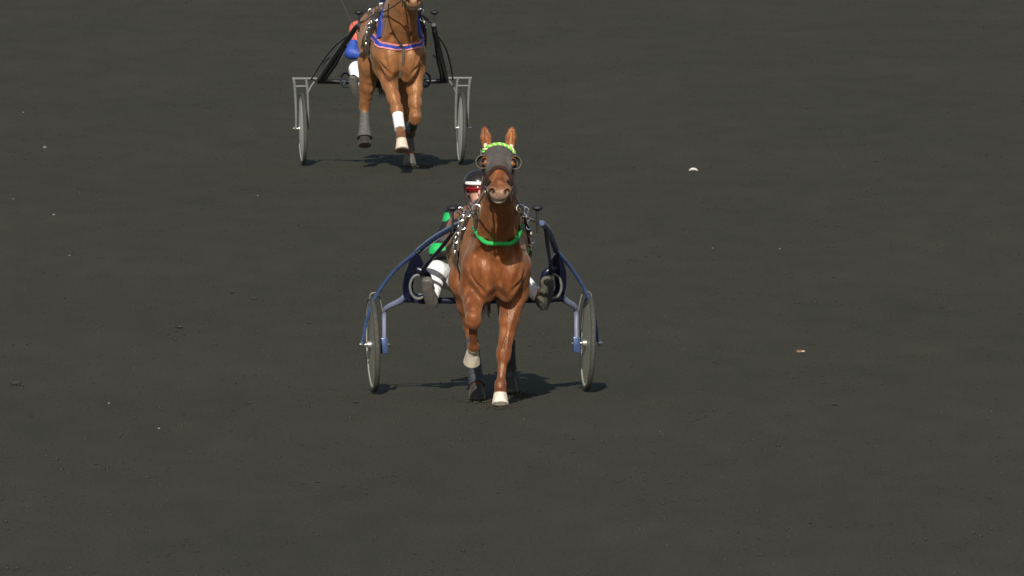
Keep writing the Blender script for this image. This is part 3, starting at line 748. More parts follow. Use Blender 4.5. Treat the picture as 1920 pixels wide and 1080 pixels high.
def sulky_blue(label, loc, yaw):
    root = empty('sulky', loc, yaw); tag(root, label, 'sulky')
    for s in (-1, 1):
        wheel(root, s, .356, R(2.0), False, M_DISC, .808)
        X = lambda x, f, z: V(x * s, f, z)
        MB().tube([X(.515, .45, 1.07), X(.445, .80, 1.17), X(.37, 1.15, 1.255), X(.305 - .012 * s, 1.48, 1.315), X(.295 - .02 * s, 1.63, 1.325)], [.024, .025, .025, .023, .019], n=14).build('shaft', M_BLUEP, root)
        MB().tube([X(.52, .44, 1.066), X(.665, .22, .915), X(.785, .10, .735), X(.85, .04, .56), X(.886, .0, .36)], [.015, .0135, .0125, .012, .011], n=10).build('outer_stay', M_BLUEP, root)
        hb = MB(); hb.lathe([(0, -.014), (.02, -.013), (.024, 0), (.018, .012), (.006, .02), (0, .022)], X(.895, 0, .355), 'X', 16); hb.build('hub_cap', M_CHROME, root)
        MB().tube([X(.335, 1.33, 1.27), X(.395, .95, 1.12), X(.455, .58, .985), X(.485, .38, .90)], [.014, .015, .015, .015], n=10).build('inner_strut', M_NAVY, root)
        for k in range(2):
            c = MB(); p = lerp(X(.515, .45, 1.07), X(.445, .80, 1.17), .02 + .14 * k); c.box(p + np.array((0, -.018, .0)), (.036, .024, .03), bev=.005); c.build('clamp', M_ALU, root)
        # arch cheek: a thick web round an oval hole
        g = MB(); outer = [(.53, 1.055), (.575, .99), (.605, .90), (.612, .80), (.603, .735), (.585, .70), (.52, .672), (.43, .664), (.34, .672), (.355, .70), (.40, .712), (.43, .72)]
        inner = [(.50, 1.035), (.47, .97), (.495, .925), (.525, .87), (.535, .80), (.525, .76), (.50, .735), (.46, .715), (.40, .706), (.34, .702), (.37, .705), (.41, .708)]
        # built as a ribbon between the outer and inner outlines, with depth
        vv, ff = [], []; m = 10
        for (ox, oz), (ix, iz) in list(zip(outer, inner))[:m]:
            t = (oz - .66) / .4; fy = .20 + .24 * max(t, 0) ** 1.2
            for (x, z, dy) in ((ox, oz, .022), (ix, iz, .022), (ix, iz, -.022), (ox, oz, -.022)): vv.append(X(x, fy + dy, z))
        for i in range(m - 1):
            for k in range(4):
                a, b = i * 4 + k, i * 4 + (k + 1) % 4; q = (a, b, b + 4, a + 4); ff.append(q if s > 0 else q[::-1])
        ff.append((3, 2, 1, 0) if s > 0 else (0, 1, 2, 3)); e = (m - 1) * 4; ff.append((e, e + 1, e + 2, e + 3) if s > 0 else (e + 3, e + 2, e + 1, e))
        g.add(vv, ff); g.build('arch_cheek', M_NAVY, root)
        MB().tube([X(.545, .33, .97), X(.505, .36, .930), X(.46, .375, .912), X(.425, .37, .87), X(.415, .36, .80)], [.026, .030, .026, .020, .014], n=10).build('arch_arm', M_NAVY, root)
        # foot ring
        fr = MB(); ctr = X(.505, .36, .80); pts = [ctr + np.array((.062 * math.cos(t), .012 * math.sin(t), .088 * math.sin(t))) for t in np.linspace(0, 2 * math.pi, 33)]
        fr.tube(pts, .013, n=10, smooth=0, caps=False, flat=((1, 0, 0), .8)); fr.build('foot_ring', M_ALU, root)
        pk = MB(); pk.box(X(.47, .34, .742), (.08, .10, .014), bev=.004); pk.build('foot_plate', M_NAVY, root)
        # elbow and inner leg of the wheel fork
        MB().tube([X(.585, .20, .715), X(.625, .14, .680), X(.70, .05, .635), X(.72, .0, .59), X(.722, 0, .45), X(.724, 0, .33)], [.026, .024, .020, .018, .017, .017], n=12, flat=((0, 1, 0), .8)).build('fork_leg', M_SILVER, root)
        fb = MB(); fb.box(X(.722, -.002, .345), (.052, .06, .115), bev=.008); fb.build('axle_clamp', M_BLUEP, root)
        ab = MB(); ab.tube([X(.685, 0, .355), X(.775, 0, .355)], .010, smooth=0); ab.build('axle_bolt', M_ALU, root)
        # thin wire hoop that guards the wheel top
        MB().tube([X(.735, .02, .60), X(.755, .02, .70), X(.775, .02, .735), X(.80, .02, .742), X(.825, .02, .73), X(.835, .02, .69)], .0055, n=8).build('wheel_guard', M_ALU, root)
    MB().tube([V(-.60, .20, .70), V(-.3, .19, .69), V(0, .18, .687), V(.3, .19, .69), V(.60, .20, .70)], .024, n=14).build('cross_bar', M_NAVY, root)
    MB().tube([V(-.2, .215, .722), V(.2, .215, .722)], .006, n=8, smooth=0).build('guard_rail', M_CHROME, root)
    MB().tube([V(0, .18, .69), V(0, .0, .665), V(0, -.2, .655)], .022, n=12).build('seat_post', M_NAVY, root)
    seat(root, .685, -.20, M_SEAT)
    return root

def sulky_black(label, loc, yaw):
    root = empty('sulky', loc, yaw); tag(root, label, 'sulky')
    for s in (-1, 1):
        wheel(root, s, .362, R(1.2), True, M_DISC_PALE, .80)
        X = lambda x, f, z: V(x * s, f, z)
        MB().tube([X(.64, .06, .84), X(.575, .40, .99), X(.50, .80, 1.16), X(.43, 1.20, 1.32), X(.385, 1.50, 1.43), X(.372, 1.64, 1.45)], [.030, .032, .032, .030, .026, .020], n=14).build('shaft', M_BLACKP, root)
        MB().tube([X(.715, .0, .85), X(.66, .35, 1.0), X(.58, .75, 1.17), X(.48, 1.10, 1.30), X(.43, 1.25, 1.345)], .0085, n=8).build('outer_stay', M_BLACKP, root)
        c = MB(); c.tube([lerp(X(.575, .40, .99), X(.50, .80, 1.16), t) + np.array((-.012 * s, -.01, .012)) for t in (.1, .75)], .022, n=12, smooth=0); c.build('shaft_sleeve', M_ALU, root)
        MB().tube([X(.60, .06, .83), X(.56, .35, .93), X(.50, .70, 1.07), X(.455, 1.0, 1.22)], .018, n=10).build('inner_strut', M_BLACKP, root)
        fr = MB(); fr.tube([X(.655, 0, .862), X(.905, 0, .862)], .016, n=10, smooth=0); fr.build('fork_bridge', M_ALU, root)
        MB().tube([X(.752, 0, .785), X(.872, 0, .785)], .012, n=10, smooth=0).build('fork_bridge', M_ALU, root)
        MB().tube([X(.888, 0, .86), X(.874, 0, .72), X(.866, 0, .50), X(.866, 0, .365)], [.017, .016, .014, .012], n=10).build('fork_leg', M_ALU, root)
        MB().tube([X(.765, 0, .86), X(.752, 0, .76), X(.744, 0, .55), X(.742, 0, .365)], [.015, .015, .014, .012], n=10).build('fork_leg', M_ALU, root)
        MB().tube([X(.665, 0, .85), X(.71, 0, .79), X(.746, 0, .72)], .012, n=10, smooth=3).build('fork_brace', M_ALU, root)
        hb = MB(); hb.lathe([(0, -.014), (.016, -.013), (.02, 0), (.014, .012), (0, .018)], X(.885, 0, .362), 'X', 16); hb.build('hub_cap', M_CHROME, root)
        MB().tube([X(.62, .1, .84), X(.60, .10, 1.02), X(.50, .14, 1.10)], .012, n=10).build('arch_stay', M_BLACKP, root)
        fr2 = MB(); pts = [X(.40, .40, .86) + np.array((.05 * math.cos(t), .01 * math.sin(t), .07 * math.sin(t))) for t in np.linspace(0, 2 * math.pi, 25)]
        fr2.tube(pts, .011, n=8, smooth=0, caps=False); fr2.build('foot_ring', M_BLACKP, root)
        MB().tube([X(.36, .05, .83), X(.40, .25, .82), X(.42, .40, .80)], .014, n=8).build('foot_bar', M_BLACKP, root)
    MB().tube([V(-.655, .05, .838), V(0, .04, .825), V(.655, .05, .838)], .026, n=14).build('cross_bar', M_BLACKP, root)
    MB().tube([V(0, .04, .825), V(0, -.1, .78), V(0, -.22, .76)], .022, n=12).build('seat_post', M_BLACKP, root)
    seat(root, .79, -.20, M_SEAT)
    return root

# ================================================================ front turnout
CH = dict(coat=(.222, .073, .024), coat_dark=(.085, .022, .008), coat_light=(.45, .205, .095))
H1 = dict(dz=-.01, ear_y=.02, mane_side=1, hair=M_HAIRC, muzzle_col=(.26, .20, .155), lip_col=(.42, .37, .30), **CH,
    neck=[(0, .06, 1.25, .262), (0, .34, 1.45, .212), (-.015, .55, 1.61, .172), (-.03, .70, 1.75, .142)],
    throat=(-.035, .76, 1.61), poll=(-.035, .80, 1.895), muzzle=(-.06, 1.26, 1.635),
    fore=[dict(shoulder=(-.145, .14, 1.03), elbow=(-.165, .06, .85), knee=(-.185, .32, .645), fetlock=(-.168, .13, .425), coronet=(-.170, .055, .375), toe=(-.172, -.01, .30),
               hoof_col=(.50, .46, .36), sock_col=(.58, .53, .42)),
          dict(shoulder=(.145, .12, 1.03), elbow=(.14, -.02, .83), knee=(.055, .12, .375), fetlock=(.026, .195, .150), coronet=(.022, .225, .085), toe=(.020, .26, .0),
               hoof_col=(.62, .57, .46))],
    hind=[dict(hip=(-.12, -1.06, 1.20), stifle=(-.17, -.78, .88), hock=(-.115, -.96, .52), fetlock=(-.095, -.68, .16), coronet=(-.09, -.64, .10), toe=(-.09, -.59, .0), hoof_col=(.03, .03, .03), cannon_col=(.07, .035, .02)),
          dict(hip=(.12, -1.06, 1.20), stifle=(.17, -.92, .81), hock=(.19, -1.27, .46), fetlock=(.205, -1.44, .185), coronet=(.205, -1.45, .13), toe=(.206, -1.42, .045), hoof_col=(.03, .03, .03), cannon_col=(.07, .035, .02))])
CX1 = -.236; CYAW1 = R(6.5)
hroot1, F1 = build_horse(H1, 'horse', 'chestnut trotter wearing a grey hood with eye cups and a green neck collar', (-.125, -1.75, 0), R(4.2))

def dress_front_horse(F, root):
    H, HM, W = F.H, F.HM, F.W
    harness(F, root, H1, 1.30); bridle(F, root, M_LEATHER, M_CHROME)
    # hood over forehead and cheeks with eye openings
    o = H(0, 0, 0)
    def hood(X, Y, Z, A):
        rx, ry, rz = X - o[0], Y - o[1], Z - o[2]
        hx, hl, hm = [rx * HM[i][0] + ry * HM[i][1] + rz * HM[i][2] for i in range(3)]
        d = A - .008
        d = np.maximum(d, -(hl - .015 - .10 * np.abs(hx))); d = np.maximum(d, hl - .335 + .5 * np.maximum(-hm - .02, 0)); d = np.maximum(d, -(hm + .125))
        for s in (-1, 1):
            e = np.sqrt((hx - .112 * s) ** 2 + ((hl - .19) * .85) ** 2 + (hm - .035) ** 2) - .044; d = np.maximum(d, -e)
        return np.maximum(d, -(A + .012))
    v, f = sub_field_mesh(F, o + np.array((-.2, -.5, -.42)), o + np.array((.2, .12, .16)), hood)
    hd = mesh_obj('hood', v, f, M_HOOD, root)
    for s in (-1, 1):                                  # half cups beside the eyes
        c = H(.099 * s, .19, .03); ax = np.array((.25 * s, -1.0, .05)); ax /= np.linalg.norm(ax)
        u = np.cross(ax, (0, 0, 1.0)); u /= np.linalg.norm(u); w = np.cross(u, ax)
        vv, ff = [], []; nt, na = 7, 22
        for side_, rr in ((0, .049), (1, .0445)):
            for i in range(nt):
                th = R(10 + 84 * i / (nt - 1))
                for k in range(na + 1):
                    a = 2 * math.pi * k / na; vv.append(c - ax * math.cos(th) * rr * .75 + (u * math.cos(a) + w * math.sin(a)) * math.sin(th) * rr)
        st = nt * (na + 1)
        for i in range(nt - 1):
            for k in range(na):
                a = i * (na + 1) + k; ff.append((a, a + 1, a + na + 2, a + na + 1)); ff.append((st + a + na + 1, st + a + na + 2, st + a + 1, st + a))
        e = (nt - 1) * (na + 1)
        for k in range(na): ff.append((e + k, e + k + 1, st + e + k + 1, st + e + k))
        # only the outer part of the bowl, away from the face
        keep = []
        for q in ff:
            m = sum(vv[i] for i in q) / len(q)
            if (m - c)[0] * s > -.018 or (m - c)[2] < -.02: keep.append(q)
        mesh_obj('eye_cup', vv, keep, M_BLACK, hd)
        rim = MB(); pts = [c - ax * math.cos(R(94)) * (.047 * .75) + (u * math.cos(a) + w * math.sin(a)) * .047 for a in np.linspace(0, 2 * math.pi, 33)]
        pts = [p for p in pts if (p - c)[0] * s > -.018]
        pts.sort(key=lambda p: math.atan2((p - c)[2], (p - c)[0] * s))
        rim.tube(pts, .0045, n=7, smooth=0); rim.build('cup_rim', M_OLIVE, hd)
    sp_ = [F.snap(H(0, l, .12), .010) for l in (.07, .10, .13, .155)]; MB().strip(sp_, [F.grad(q) for q in sp_], .007, .003).build('hood_seam', M_BOOTG, hd)
    # twisted brow band
    bp, bn = F.wrap(H(0, .045, .0), HM[0], HM[2], 12, 168, 60, .012)
    for k, m_ in ((0, M_LIME), (1, M_PALELIME)):
        pts = []
        for i, (p, n) in enumerate(zip(bp, bn)):
            t = bp[min(i + 1, 60)] - bp[max(i - 1, 0)]; t /= np.linalg.norm(t); b = np.cross(t, n); a = i * .75 + k * math.pi
            pts.append(p + n * .007 * math.cos(a) + b * .010 * math.sin(a))
        MB().tube(pts, .0065, n=7, smooth=2).build('brow_band', m_, root)
    for s in (-1, 1):                                  # cream ear plugs
        pl = F.snap(H(.072 * s, .035, .085), .008); mb = MB(); mb.lathe([(0, -.02), (.012, -.016), (.016, 0), (.012, .014), (0, .018)], pl, 'Z', 12); mb.build('ear_plug', M_CREAM, root)
    bp, bn = F.wrap(H(0, .345, -.02), HM[0], HM[2] + HM[1] * -.12, -20, 200, 40, .010)
    MB().tube(bp, .0165, n=12, smooth=0).build('nose_roll', M_FLEECE, root)
    # round green collar and the neck strap that carries it
    o2 = W(0, .22, 1.36); u = np.array((1, 0, 0)); w = V(0, -.66, .44)
    cp, cn = F.wrap(o2, u, w, 186, 354, 50, .012)
    xs_ = np.array([p[0] for p in cp]); zs_ = np.array([p[2] for p in cp]); ys_ = np.array([p[1] for p in cp])
    fy_, fz_ = np.polyfit(xs_, ys_, 4), np.polyfit(xs_, zs_, 4); xs_ = np.linspace(xs_.min(), xs_.max(), 51)
    cp = [np.array((x, np.polyval(fy_, x) - .006, np.polyval(fz_, x))) for x in xs_]
    push = max(0.0, max(.006 - F.sample(p) for p in cp[8:-8])); cp = [p + np.array((0, -push, 0)) for p in cp]
    g = MB().tube(cp, .0165, n=12, smooth=0).build('breast_collar', M_GREEN, root)
    strap(F, root, 'neck_strap', M_OLIVE, o2, u, w, -14, 194, 60, .016, .007)
    for s in (-1, 1):                                  # martingale straps and rings beside the throat
        p = F.snap(W(.16 * s - .02, .50, 1.47), .03); mb = MB(); ring(mb, p, (.2 * s, -1, .1), .030, .0055); mb.build('martingale_ring', M_CHROME, root)
        mb = MB(); ring(mb, p + np.array((.045 * s, .01, -.035)), (.3, -1, .5), .017, .0045); mb.build('harness_ring', M_CHROME, root)
        q = F.snap(W(.19 * s, .34, 1.30), .012)
        MB().tube([p, lerp(p, q, .5) + np.array((.01 * s, -.01, 0)), q], .010, n=8, smooth=4).build('martingale_strap', M_OLIVE, root)
        # loop of straps and snaps hanging at the shoulder
        for j in range(3):
            a = F.snap(W((.20 + .012 * j) * s, .10 - .09 * j, 1.46 - .01 * j), .02); b = F.snap(W((.25 + .01 * j) * s, .02 - .07 * j, 1.22 - .08 * j), .02)
            m = F.snap(lerp(a, b, .5), .025)
            MB().tube([a, m, b], .0085, n=7, smooth=5, flat=((0, 1, 0), .5)).build('shoulder_strap', M_OLIVE if j % 2 else M_LEATHER, root)
            for t in (.2, .62):
                mb = MB(); c = F.snap(lerp(a, b, t), .030)
                if j == 1: mb.box(c, (.016, .014, .034), bev=.004)
                else: ring(mb, c, (.3 * s, -1, .4), .015, .005)
                mb.build('snap_hook', M_CHROME, root)
    # boots on the hind legs
    for L in H1['hind']:
        hk, ft = V(*L['hock']), V(*L['fetlock']); ax = ft - hk
        bk = np.cross(ax, (1, 0, 0)); bk /= np.linalg.norm(bk); bk = bk if bk[1] > 0 else -bk
        cuff(F, root, lerp(hk, ft, .28) + bk * .012, lerp(hk, ft, 1.0) + bk * .006, .052, .058, M_BOOTD)
        cuff(F, root, ft + bk * .004, lerp(ft, V(*L['coronet']), 1.0), .056, .060, M_BOOTD, 'fetlock_boot')
    reins(F, root, [hand_in(F, root, -1), hand_in(F, root, 1)])

D1 = dict(knee_in=.13, pelvis=(0, -.20, .79), chest=(.0, -.24, 1.17), neck=(.0, -.20, 1.36), head=(-.002, -.14, 1.495), shoulder=(.168, -.20, 1.30), elbow=(.305, -.06, 1.05),
          wrist=(.13, .10, 1.02), hip=(.10, -.14, .79), knee=(.345, .17, .905), ankle=(.405, .375, .715), toe=(.445, .455, .835), helmet_mat=M_HELMET, collar_mat=M_SEAT)
def paint1(v, arms):
    c = np.tile((.014, .011, .012), (len(v), 1))
    for S_, E, Wr, s in arms:
        d = np.linalg.norm(v - (lerp(S_, E, .12) + np.array((.05 * s, -.03, .02))), axis=1); c[d < .042] = (.012, .42, .10)
        ba = Wr - E; t = ((v - E) @ ba) / (ba @ ba); dd = np.linalg.norm(v - E, axis=1)
        c[(dd < .115) & (v[:, 2] > E[2] - .01 - .35 * (v[:, 0] * s - .33)) & (v[:, 2] < E[2] + .06)] = (.012, .42, .10)
    return c
D1['jacket_paint'] = paint1
LOC1 = (CX1, 0, 0)
def hand_in(F, root, s):
    """driver's fist in the horse's frame"""
    a = LOC1; p = D1['wrist']; ca, sa = math.cos(CYAW1), math.sin(CYAW1); x, y = p[0] * s, -(p[1] + .06)
    wx, wy = a[0] + x * ca - y * sa, a[1] + x * sa + y * ca
    dx, dy = wx - root.location.x, wy - root.location.y; r = -root.rotation_euler[2]
    return np.array((dx * math.cos(r) - dy * math.sin(r), dx * math.sin(r) + dy * math.cos(r), p[2] + .01))
dress_front_horse(F1, hroot1)
sulky_blue('blue racing sulky with grey disc wheels, hitched to the hooded chestnut horse', LOC1, CYAW1)
build_driver(D1, 'driver in black and green silks, white trousers and dark helmet with red glasses', LOC1, CYAW1)

# ================================================================ rear turnout
CX2, CY2, CYAW2 = -1.305, 43.6, R(5.5)
H2 = dict(dz=.08, sc=1.05, ear_y=.02, mane_side=-1, hair=M_HAIR, coat=(.27, .115, .045), coat_dark=(.17, .066, .025), coat_light=(.36, .185, .085), muzzle_col=(.10, .075, .055), lip_col=(.40, .34, .24),
    neck=[(0, .06, 1.25, .262), (0, .33, 1.44, .212), (.01, .52, 1.58, .172), (.02, .66, 1.71, .145)],
    throat=(.02, .71, 1.58), poll=(.03, .74, 1.89), muzzle=(.04, 1.17, 1.565),
    fore=[dict(shoulder=(-.145, .16, 1.04), elbow=(-.13, .02, .91), knee=(-.035, .30, .625), fetlock=(-.015, .49, .385), coronet=(-.013, .545, .335), toe=(-.012, .60, .225), hoof_col=(.62, .50, .40), sock_col=(.15, .055, .03)),
          dict(shoulder=(.145, .12, 1.04), elbow=(.155, .03, .90), knee=(.158, .16, .545), fetlock=(.140, -.10, .43), coronet=(.137, -.17, .405), toe=(.135, -.25, .37), hoof_col=(.05, .04, .035))],
    hind=[dict(hip=(-.12, -1.06, 1.20), stifle=(-.19, -.82, .92), hock=(-.235, -1.12, .60), fetlock=(-.245, -.99, .335), coronet=(-.246, -.97, .29), toe=(-.247, -.93, .22), hoof_col=(.03, .03, .03), cannon_col=(.05, .03, .02)),
          dict(hip=(.12, -1.06, 1.20), stifle=(.17, -.90, .90), hock=(.19, -1.20, .55), fetlock=(.225, -1.32, .16), coronet=(.23, -1.29, .10), toe=(.232, -1.25, .0), hoof_col=(.10, .10, .10), cannon_col=(.05, .03, .02))])
for L_ in H2['fore'] + H2['hind']:
    for k_ in ('knee', 'hock', 'fetlock', 'coronet', 'toe'):
        if k_ in L_: L_[k_] = tuple(q / H2['sc'] for q in L_[k_])
hroot2, F2 = build_horse(H2, 'horse', 'bay trotter wearing a blue breast strap edged in pink and one white leg bandage', (-1.134, CY2 - 1.75, 0), R(5.5))
D2 = dict(pelvis=(0, -.20, .88), chest=(.03, -.22, 1.24), neck=(.06, -.18, 1.42), head=(.08, -.12, 1.55), shoulder=(.23, -.16, 1.35), elbow=(.305, .0, 1.13),
          wrist=(.15, .08, 1.08), hip=(.10, -.14, .87), knee=(.27, .20, .96), ankle=(.30, .40, .77), toe=(.33, .46, .87), helmet_mat=M_NAVY, collar_mat=M_BLUE)
def paint2(v, arms):
    c = np.tile((.025, .07, .36), (len(v), 1))
    for S_, E, Wr, s in arms:
        ba = E - S_; t = ((v - S_) @ ba) / (ba @ ba); q = np.linalg.norm(v - S_ - np.clip(t, 0, 1)[:, None] * ba, axis=1)
        c[(t < .62) & (q < .12) & (v[:, 0] * s > .14)] = (.72, .13, .085)
    return c
D2['jacket_paint'] = paint2
LOC2 = (CX2, CY2, 0)

def dress_rear_horse(F, root):
    H, HM, W = F.H, F.HM, F.W
    harness(F, root, H2, 1.43 / H2['sc'], (.355, .365)); bridle(F, root, M_LEATHER, M_CHROME)
    strap(F, root, 'brow_band', M_BLUE, H(0, .045, .0), HM[0], HM[2], 12, 168, 40, .014, .006)
    strap(F, root, 'nose_band', M_LEATHER, H(0, .33, -.02), HM[0], HM[2], -20, 200, 40, .014, .006)
    # breast strap: blue with pink edges, across the breast and back to the saddle
    o = W(0, .0, 1.23); u = np.array((1, 0, 0)); w = V(0, -1, .27)
    for dz_, half, m_, nm, th in ((0, .021, M_BLUE, 'breast_strap', .010), (.024, .007, M_PINK, 'strap_edging', .011), (-.024, .007, M_PINK, 'strap_edging', .011)):
        strap(F, root, nm, m_, o + np.array((0, 0, dz_ - .03)), u, w, 165, 375, 70, half, th)
    # blue neck straps that hold it up
    o2 = W(0, .12, 1.28); w2 = V(0, -.72, .52)
    for s in (-1, 1):
        pts = [F.snap(W(*q), .008) for q in ((.235 * s, .24, 1.20), (.215 * s, .20, 1.30), (.18 * s, .16, 1.40), (.12 * s, .06, 1.52), (.05 * s, -.04, 1.58))]
        pts, _ = catmull(pts, [1] * 5, 6); MB().strip(pts, [F.grad(q) for q in pts], .048, .012).build('shoulder_pad', M_BLUE, root)
    strap(F, root, 'neck_strap', M_LEATHER, o2 + np.array((0, .05, 0)), u, w2, -20, 200, 60, .018, .008)
    # thin tie-down strap and the belly strap between the forelegs
    a = H(0, .40, -.13); b = F.snap(W(-.01, .40, 1.12), .006)
    MB().tube([F.snap(W(-.13, .50, 1.52), .008), F.snap(W(-.11, .47, 1.40), .008), F.snap(W(-.075, .44, 1.28), .008), b], .006, n=7, smooth=8).build('tie_down_strap', M_LEATHER, root)
    c = F.snap(W(.01, .38, 1.06), .006); d = F.snap(W(.012, .33, .95), .006); e = F.snap(W(.0, .2, .80), .006)
    MB().strip([b, c, d, e], [F.grad(q) for q in (b, c, d, e)], .014, .007).build('belly_strap', M_OLIVE, root)
    for s in (-1, 1):
        for j in range(3):
            a = F.snap(W((.20 + .012 * j) * s, .12 - .09 * j, 1.46 - .01 * j), .02); b2 = F.snap(W((.25 + .01 * j) * s, .04 - .07 * j, 1.22 - .08 * j), .02); m = F.snap(lerp(a, b2, .5), .025)
            MB().tube([a, m, b2], .011, n=7, smooth=5, flat=((0, 1, 0), .5)).build('shoulder_strap', M_BLACK if j % 2 else M_LEATHER, root)
            mb = MB(); cc = F.snap(lerp(a, b2, .4), .030); (mb.box(cc, (.02, .014, .034), bev=.004) if j == 1 else ring(mb, cc, (.3 * s, -1, .4), .016, .0055)); mb.build('snap_hook', M_CHROME, root)
    L = H2['fore'][0]; kn, ft = V(*L['knee']), V(*L['fetlock'])
    cuff(F, root, lerp(kn, ft, .22) + np.array((0, .012, 0)), lerp(kn, ft, .80) + np.array((0, .012, 0)), .053, .050, M_WHITE, 'leg_bandage')
    L = H2['hind'][0]; hk, ft, co = V(*L['hock']), V(*L['fetlock']), V(*L['coronet'])
    cuff(F, root, lerp(hk, ft, .12) + np.array((0, .012, 0)), lerp(ft, co, .9), .047, .072, M_BOOTG)
    L = H2['hind'][1]; hk, ft, co = V(*L['hock']), V(*L['fetlock']), V(*L['coronet'])
    cuff(F, root, lerp(hk, ft, .3) + np.array((0, .012, 0)), lerp(hk, ft, 1.02) + np.array((0, .008, 0)), .054, .062, M_BOOTG)
    L = H2['fore'][1]; kn, ft = V(*L['knee']), V(*L['fetlock']); cuff(F, root, lerp(kn, ft, .3) + np.array((0, .01, -.01)), lerp(kn, ft, .95), .048, .054, M_BOOTD)
    hs = []
    for s in (-1, 1):
        p = D2['wrist']; x, y = p[0] * s, -(p[1] + .06); ca, sa = math.cos(CYAW2), math.sin(CYAW2)
        dx, dy = LOC2[0] + x * ca - y * sa - root.location.x, LOC2[1] + x * sa + y * ca - root.location.y; r = -root.rotation_euler[2]
        hs.append(np.array((dx * math.cos(r) - dy * math.sin(r), dx * math.sin(r) + dy * math.cos(r), p[2] + .01)) / H2['sc'])
    reins(F, root, hs)
dress_rear_horse(F2, hroot2)
sulky_black('black racing sulky with pale disc wheels in grey forks, hitched to the bay horse', LOC2, CYAW2)
build_driver(D2, 'driver in blue silks with red sleeves and white trousers behind the bay horse', LOC2, CYAW2)
# whip held by the rear driver
wh = MB(); ca, sa = math.cos(CYAW2), math.sin(CYAW2)
def cart2(x, f, z): return np.array((LOC2[0] + x * ca + f * sa, LOC2[1] + x * sa - f * ca, z))
w0, w1 = cart2(-.155, .14, 1.07), cart2(-.52, .50, 1.80)
wroot = empty('whip', tuple(w0)); tag(wroot, 'thin pale whip in the hand of the blue and red driver', 'whip')
MB().tube([np.zeros(3), (w1 - w0) * .5 + np.array((.015, 0, -.02)), w1 - w0], [.005, .004, .0025], n=6).build('stock', M_OLIVE, wroot)
MB().tube([np.zeros(3) - (w1 - w0) * .08, (w1 - w0) * .14], .008, n=8, smooth=0).build('handle', M_BLACK, wroot)

# ================================================================ litter on the track
def ground_at(px, py):
    """where the view ray through a photo pixel meets the ground (used once, to lay out the litter)"""
    a = R(2.648) + math.atan((py - 540) / FPX); d = CAM_H / math.tan(a)
    return ((px - 960) / FPX * math.hypot(d, CAM_H), CAM_Y + d, 0.0)
def lump(name, loc, size, m, seed):
    bm = bmesh.new(); bmesh.ops.create_icosphere(bm, subdivisions=2, radius=1.0)
    for q in bm.verts:
        k = 1 + .35 * noise.noise(q.co * 1.7 + Vector((seed * 3.1, seed, 0))); q.co = Vector((q.co.x * size[0] * k, q.co.y * size[1] * k, q.co.z * size[2] * k + size[2] * .55))
    me = bpy.data.meshes.new(name); bm.to_mesh(me); bm.free(); me.materials.append(m)
    o = bpy.data.objects.new(name, me); COL.objects.link(o); o.location = loc; o.rotation_euler = (0, 0, seed * 1.3); return o
M_PEBBLE = mat('pale_stone', (.20, .195, .165), .9, var=.2); M_CLOD = mat('cinder_clod', (.030, .028, .020), .95, var=.2)
M_SCRAP = mat('white_scrap', (.62, .61, .56), .5, var=.08); M_LEAF = mat('dry_leaf', (.17, .055, .022), .7, var=.3); M_LEAFP = mat('dry_leaf_pale', (.34, .30, .22), .7, var=.2)
for i, (px, py, w) in enumerate([(84, 276, .035), (25, 372, .016), (101, 402, .022), (44, 210, .018), (130, 478, .014), (204, 755, .016), (298, 802, .016), (483, 366, .014), (1462, 465, .014), (1336, 464, .012)]):
    g = ground_at(px, py); o = lump('pebble', (g[0], g[1], -.008), (w * .6, w * .5, w * .38), M_PEBBLE, i + 1); tag(o, 'small pale stone lying on the dark cinder track', 'stone', 'pale stones on the track')
for i, (px, py, w) in enumerate([(435, 547, .022), (476, 559, .022), (337, 612, .028), (402, 644, .022), (30, 718, .045), (468, 754, .026), (668, 752, .022), (580, 604, .02), (1643, 300, .022), (1596, 370, .02), (1564, 518, .02), (1564, 756, .024)]):
    g = ground_at(px, py); o = lump('dirt_clod', (g[0], g[1], -.010), (w, w * 1.1, w * .42), M_CLOD, i + 20); tag(o, 'small dark clod of cinders lying on the track', 'clod', 'dark clods on the track')
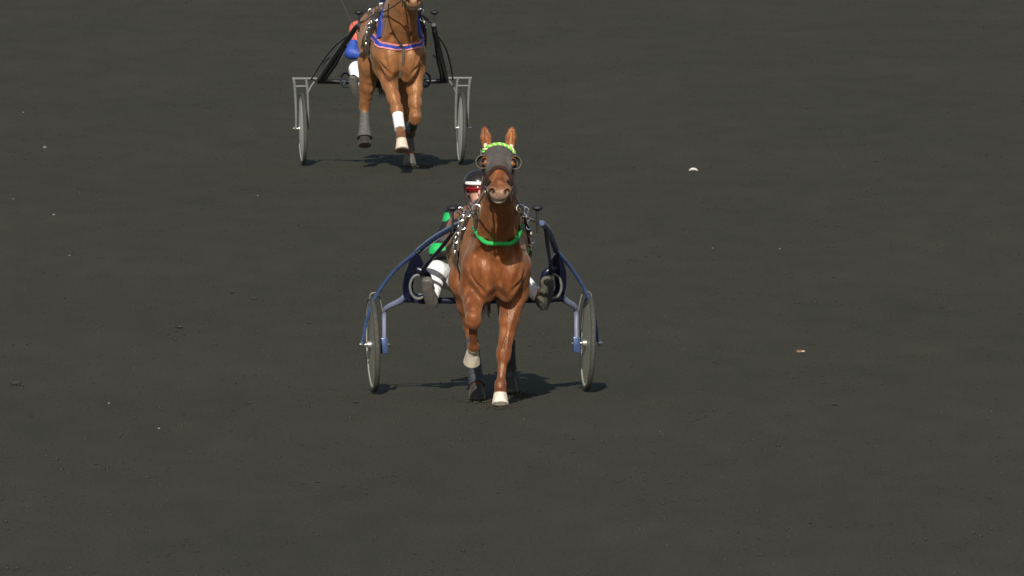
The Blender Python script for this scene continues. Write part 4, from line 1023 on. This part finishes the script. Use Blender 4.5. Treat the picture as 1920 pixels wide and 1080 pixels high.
# loose cinders strewn over the whole surface: far too many to count
def cinders():
    rng = np.random.default_rng(5); oct_v = np.array([(1, 0, 0), (-1, 0, 0), (0, 1, 0), (0, -1, 0), (0, 0, 1), (0, 0, -1)], float)
    oct_f = np.array([(0, 2, 4), (2, 1, 4), (1, 3, 4), (3, 0, 4), (2, 0, 5), (1, 2, 5), (3, 1, 5), (0, 3, 5)])
    n = 42000; P_ = np.stack([rng.uniform(-7.5, 7.5, n), rng.uniform(-24, 102, n), np.full(n, -.010)], 1); S = np.clip(rng.lognormal(-5.0, .45, n), .003, .017)
    extra = []
    for (x, y) in ((-.09, -2.02), (-.22, -1.15), (.02, -.35), (-.95, 43.2)):      # scuffed up round the planted hooves
        m = 160; a = rng.uniform(0, 2 * math.pi, m); r = np.abs(rng.normal(.09, .07, m)); extra.append(np.stack([x + r * np.cos(a), y + 2.2 * r * np.sin(a), np.full(m, -.006)], 1))
    P_ = np.concatenate([P_] + extra); S = np.concatenate([S, rng.uniform(.005, .013, len(P_) - n)]); n = len(P_)
    v = oct_v[None] * rng.uniform(.6, 1.3, (n, 6, 1)) * S[:, None, None] * np.array((1, 1, .7)) + P_[:, None, :]
    f = oct_f[None] + (np.arange(n) * 6)[:, None, None]
    me = bpy.data.meshes.new('loose_cinders'); me.vertices.add(n * 6); me.vertices.foreach_set('co', v.ravel()); me.loops.add(n * 24); me.polygons.add(n * 8)
    me.loops.foreach_set('vertex_index', f.ravel()); me.polygons.foreach_set('loop_start', np.arange(0, n * 24, 3)); me.update(calc_edges=True)
    me.materials.append(M_TRACK); o = bpy.data.objects.new('loose_cinders', me); COL.objects.link(o); tag(o, 'loose dark cinders strewn over the track', None, kind='stuff')
cinders()
g = ground_at(1300, 321); pts = [np.array((.042 * t, .03 * abs(t), .005 + .018 * (1 - t * t))) for t in np.linspace(-1, 1, 9)]
o = MB().tube(pts, [.004, .009, .011, .012, .012, .012, .012, .010, .006], n=10, smooth=0, flat=((0, 1, 0), .5)).build('plastic_scrap', M_SCRAP); o.location = (g[0], g[1], 0)
tag(o, 'curved white scrap lying on the dark track', 'scrap')
g = ground_at(1501, 661); lf = empty('dead_leaf', g); tag(lf, 'curled reddish brown dead leaf with pale edges on the track', 'leaf')
def leaf(pts, w, m, nm):
    mb = MB(); n = len(pts); hw = [w * math.sin(math.pi * (i + .6) / (n + .2)) for i in range(n)]
    mb.strip([np.array(p, float) for p in pts], [np.array((0, -.6, .8))] * n, hw, .002); mb.build(nm, m, lf)
leaf([(-.038, 0, .012), (-.026, 0, .008), (-.012, 0, .007), (.0, 0, .012), (.008, 0, .02)], .016, M_LEAF, 'leaf_blade')
leaf([(.004, -.01, .006), (.014, -.01, .01), (.024, -.01, .012), (.034, -.01, .006)], .010, M_LEAFP, 'leaf_blade')
MB().tube([(-.022, -.012, .02), (-.018, -.012, .01), (-.008, -.012, .006)], .003, n=6, smooth=4).build('leaf_stalk', M_LEAFP, lf)
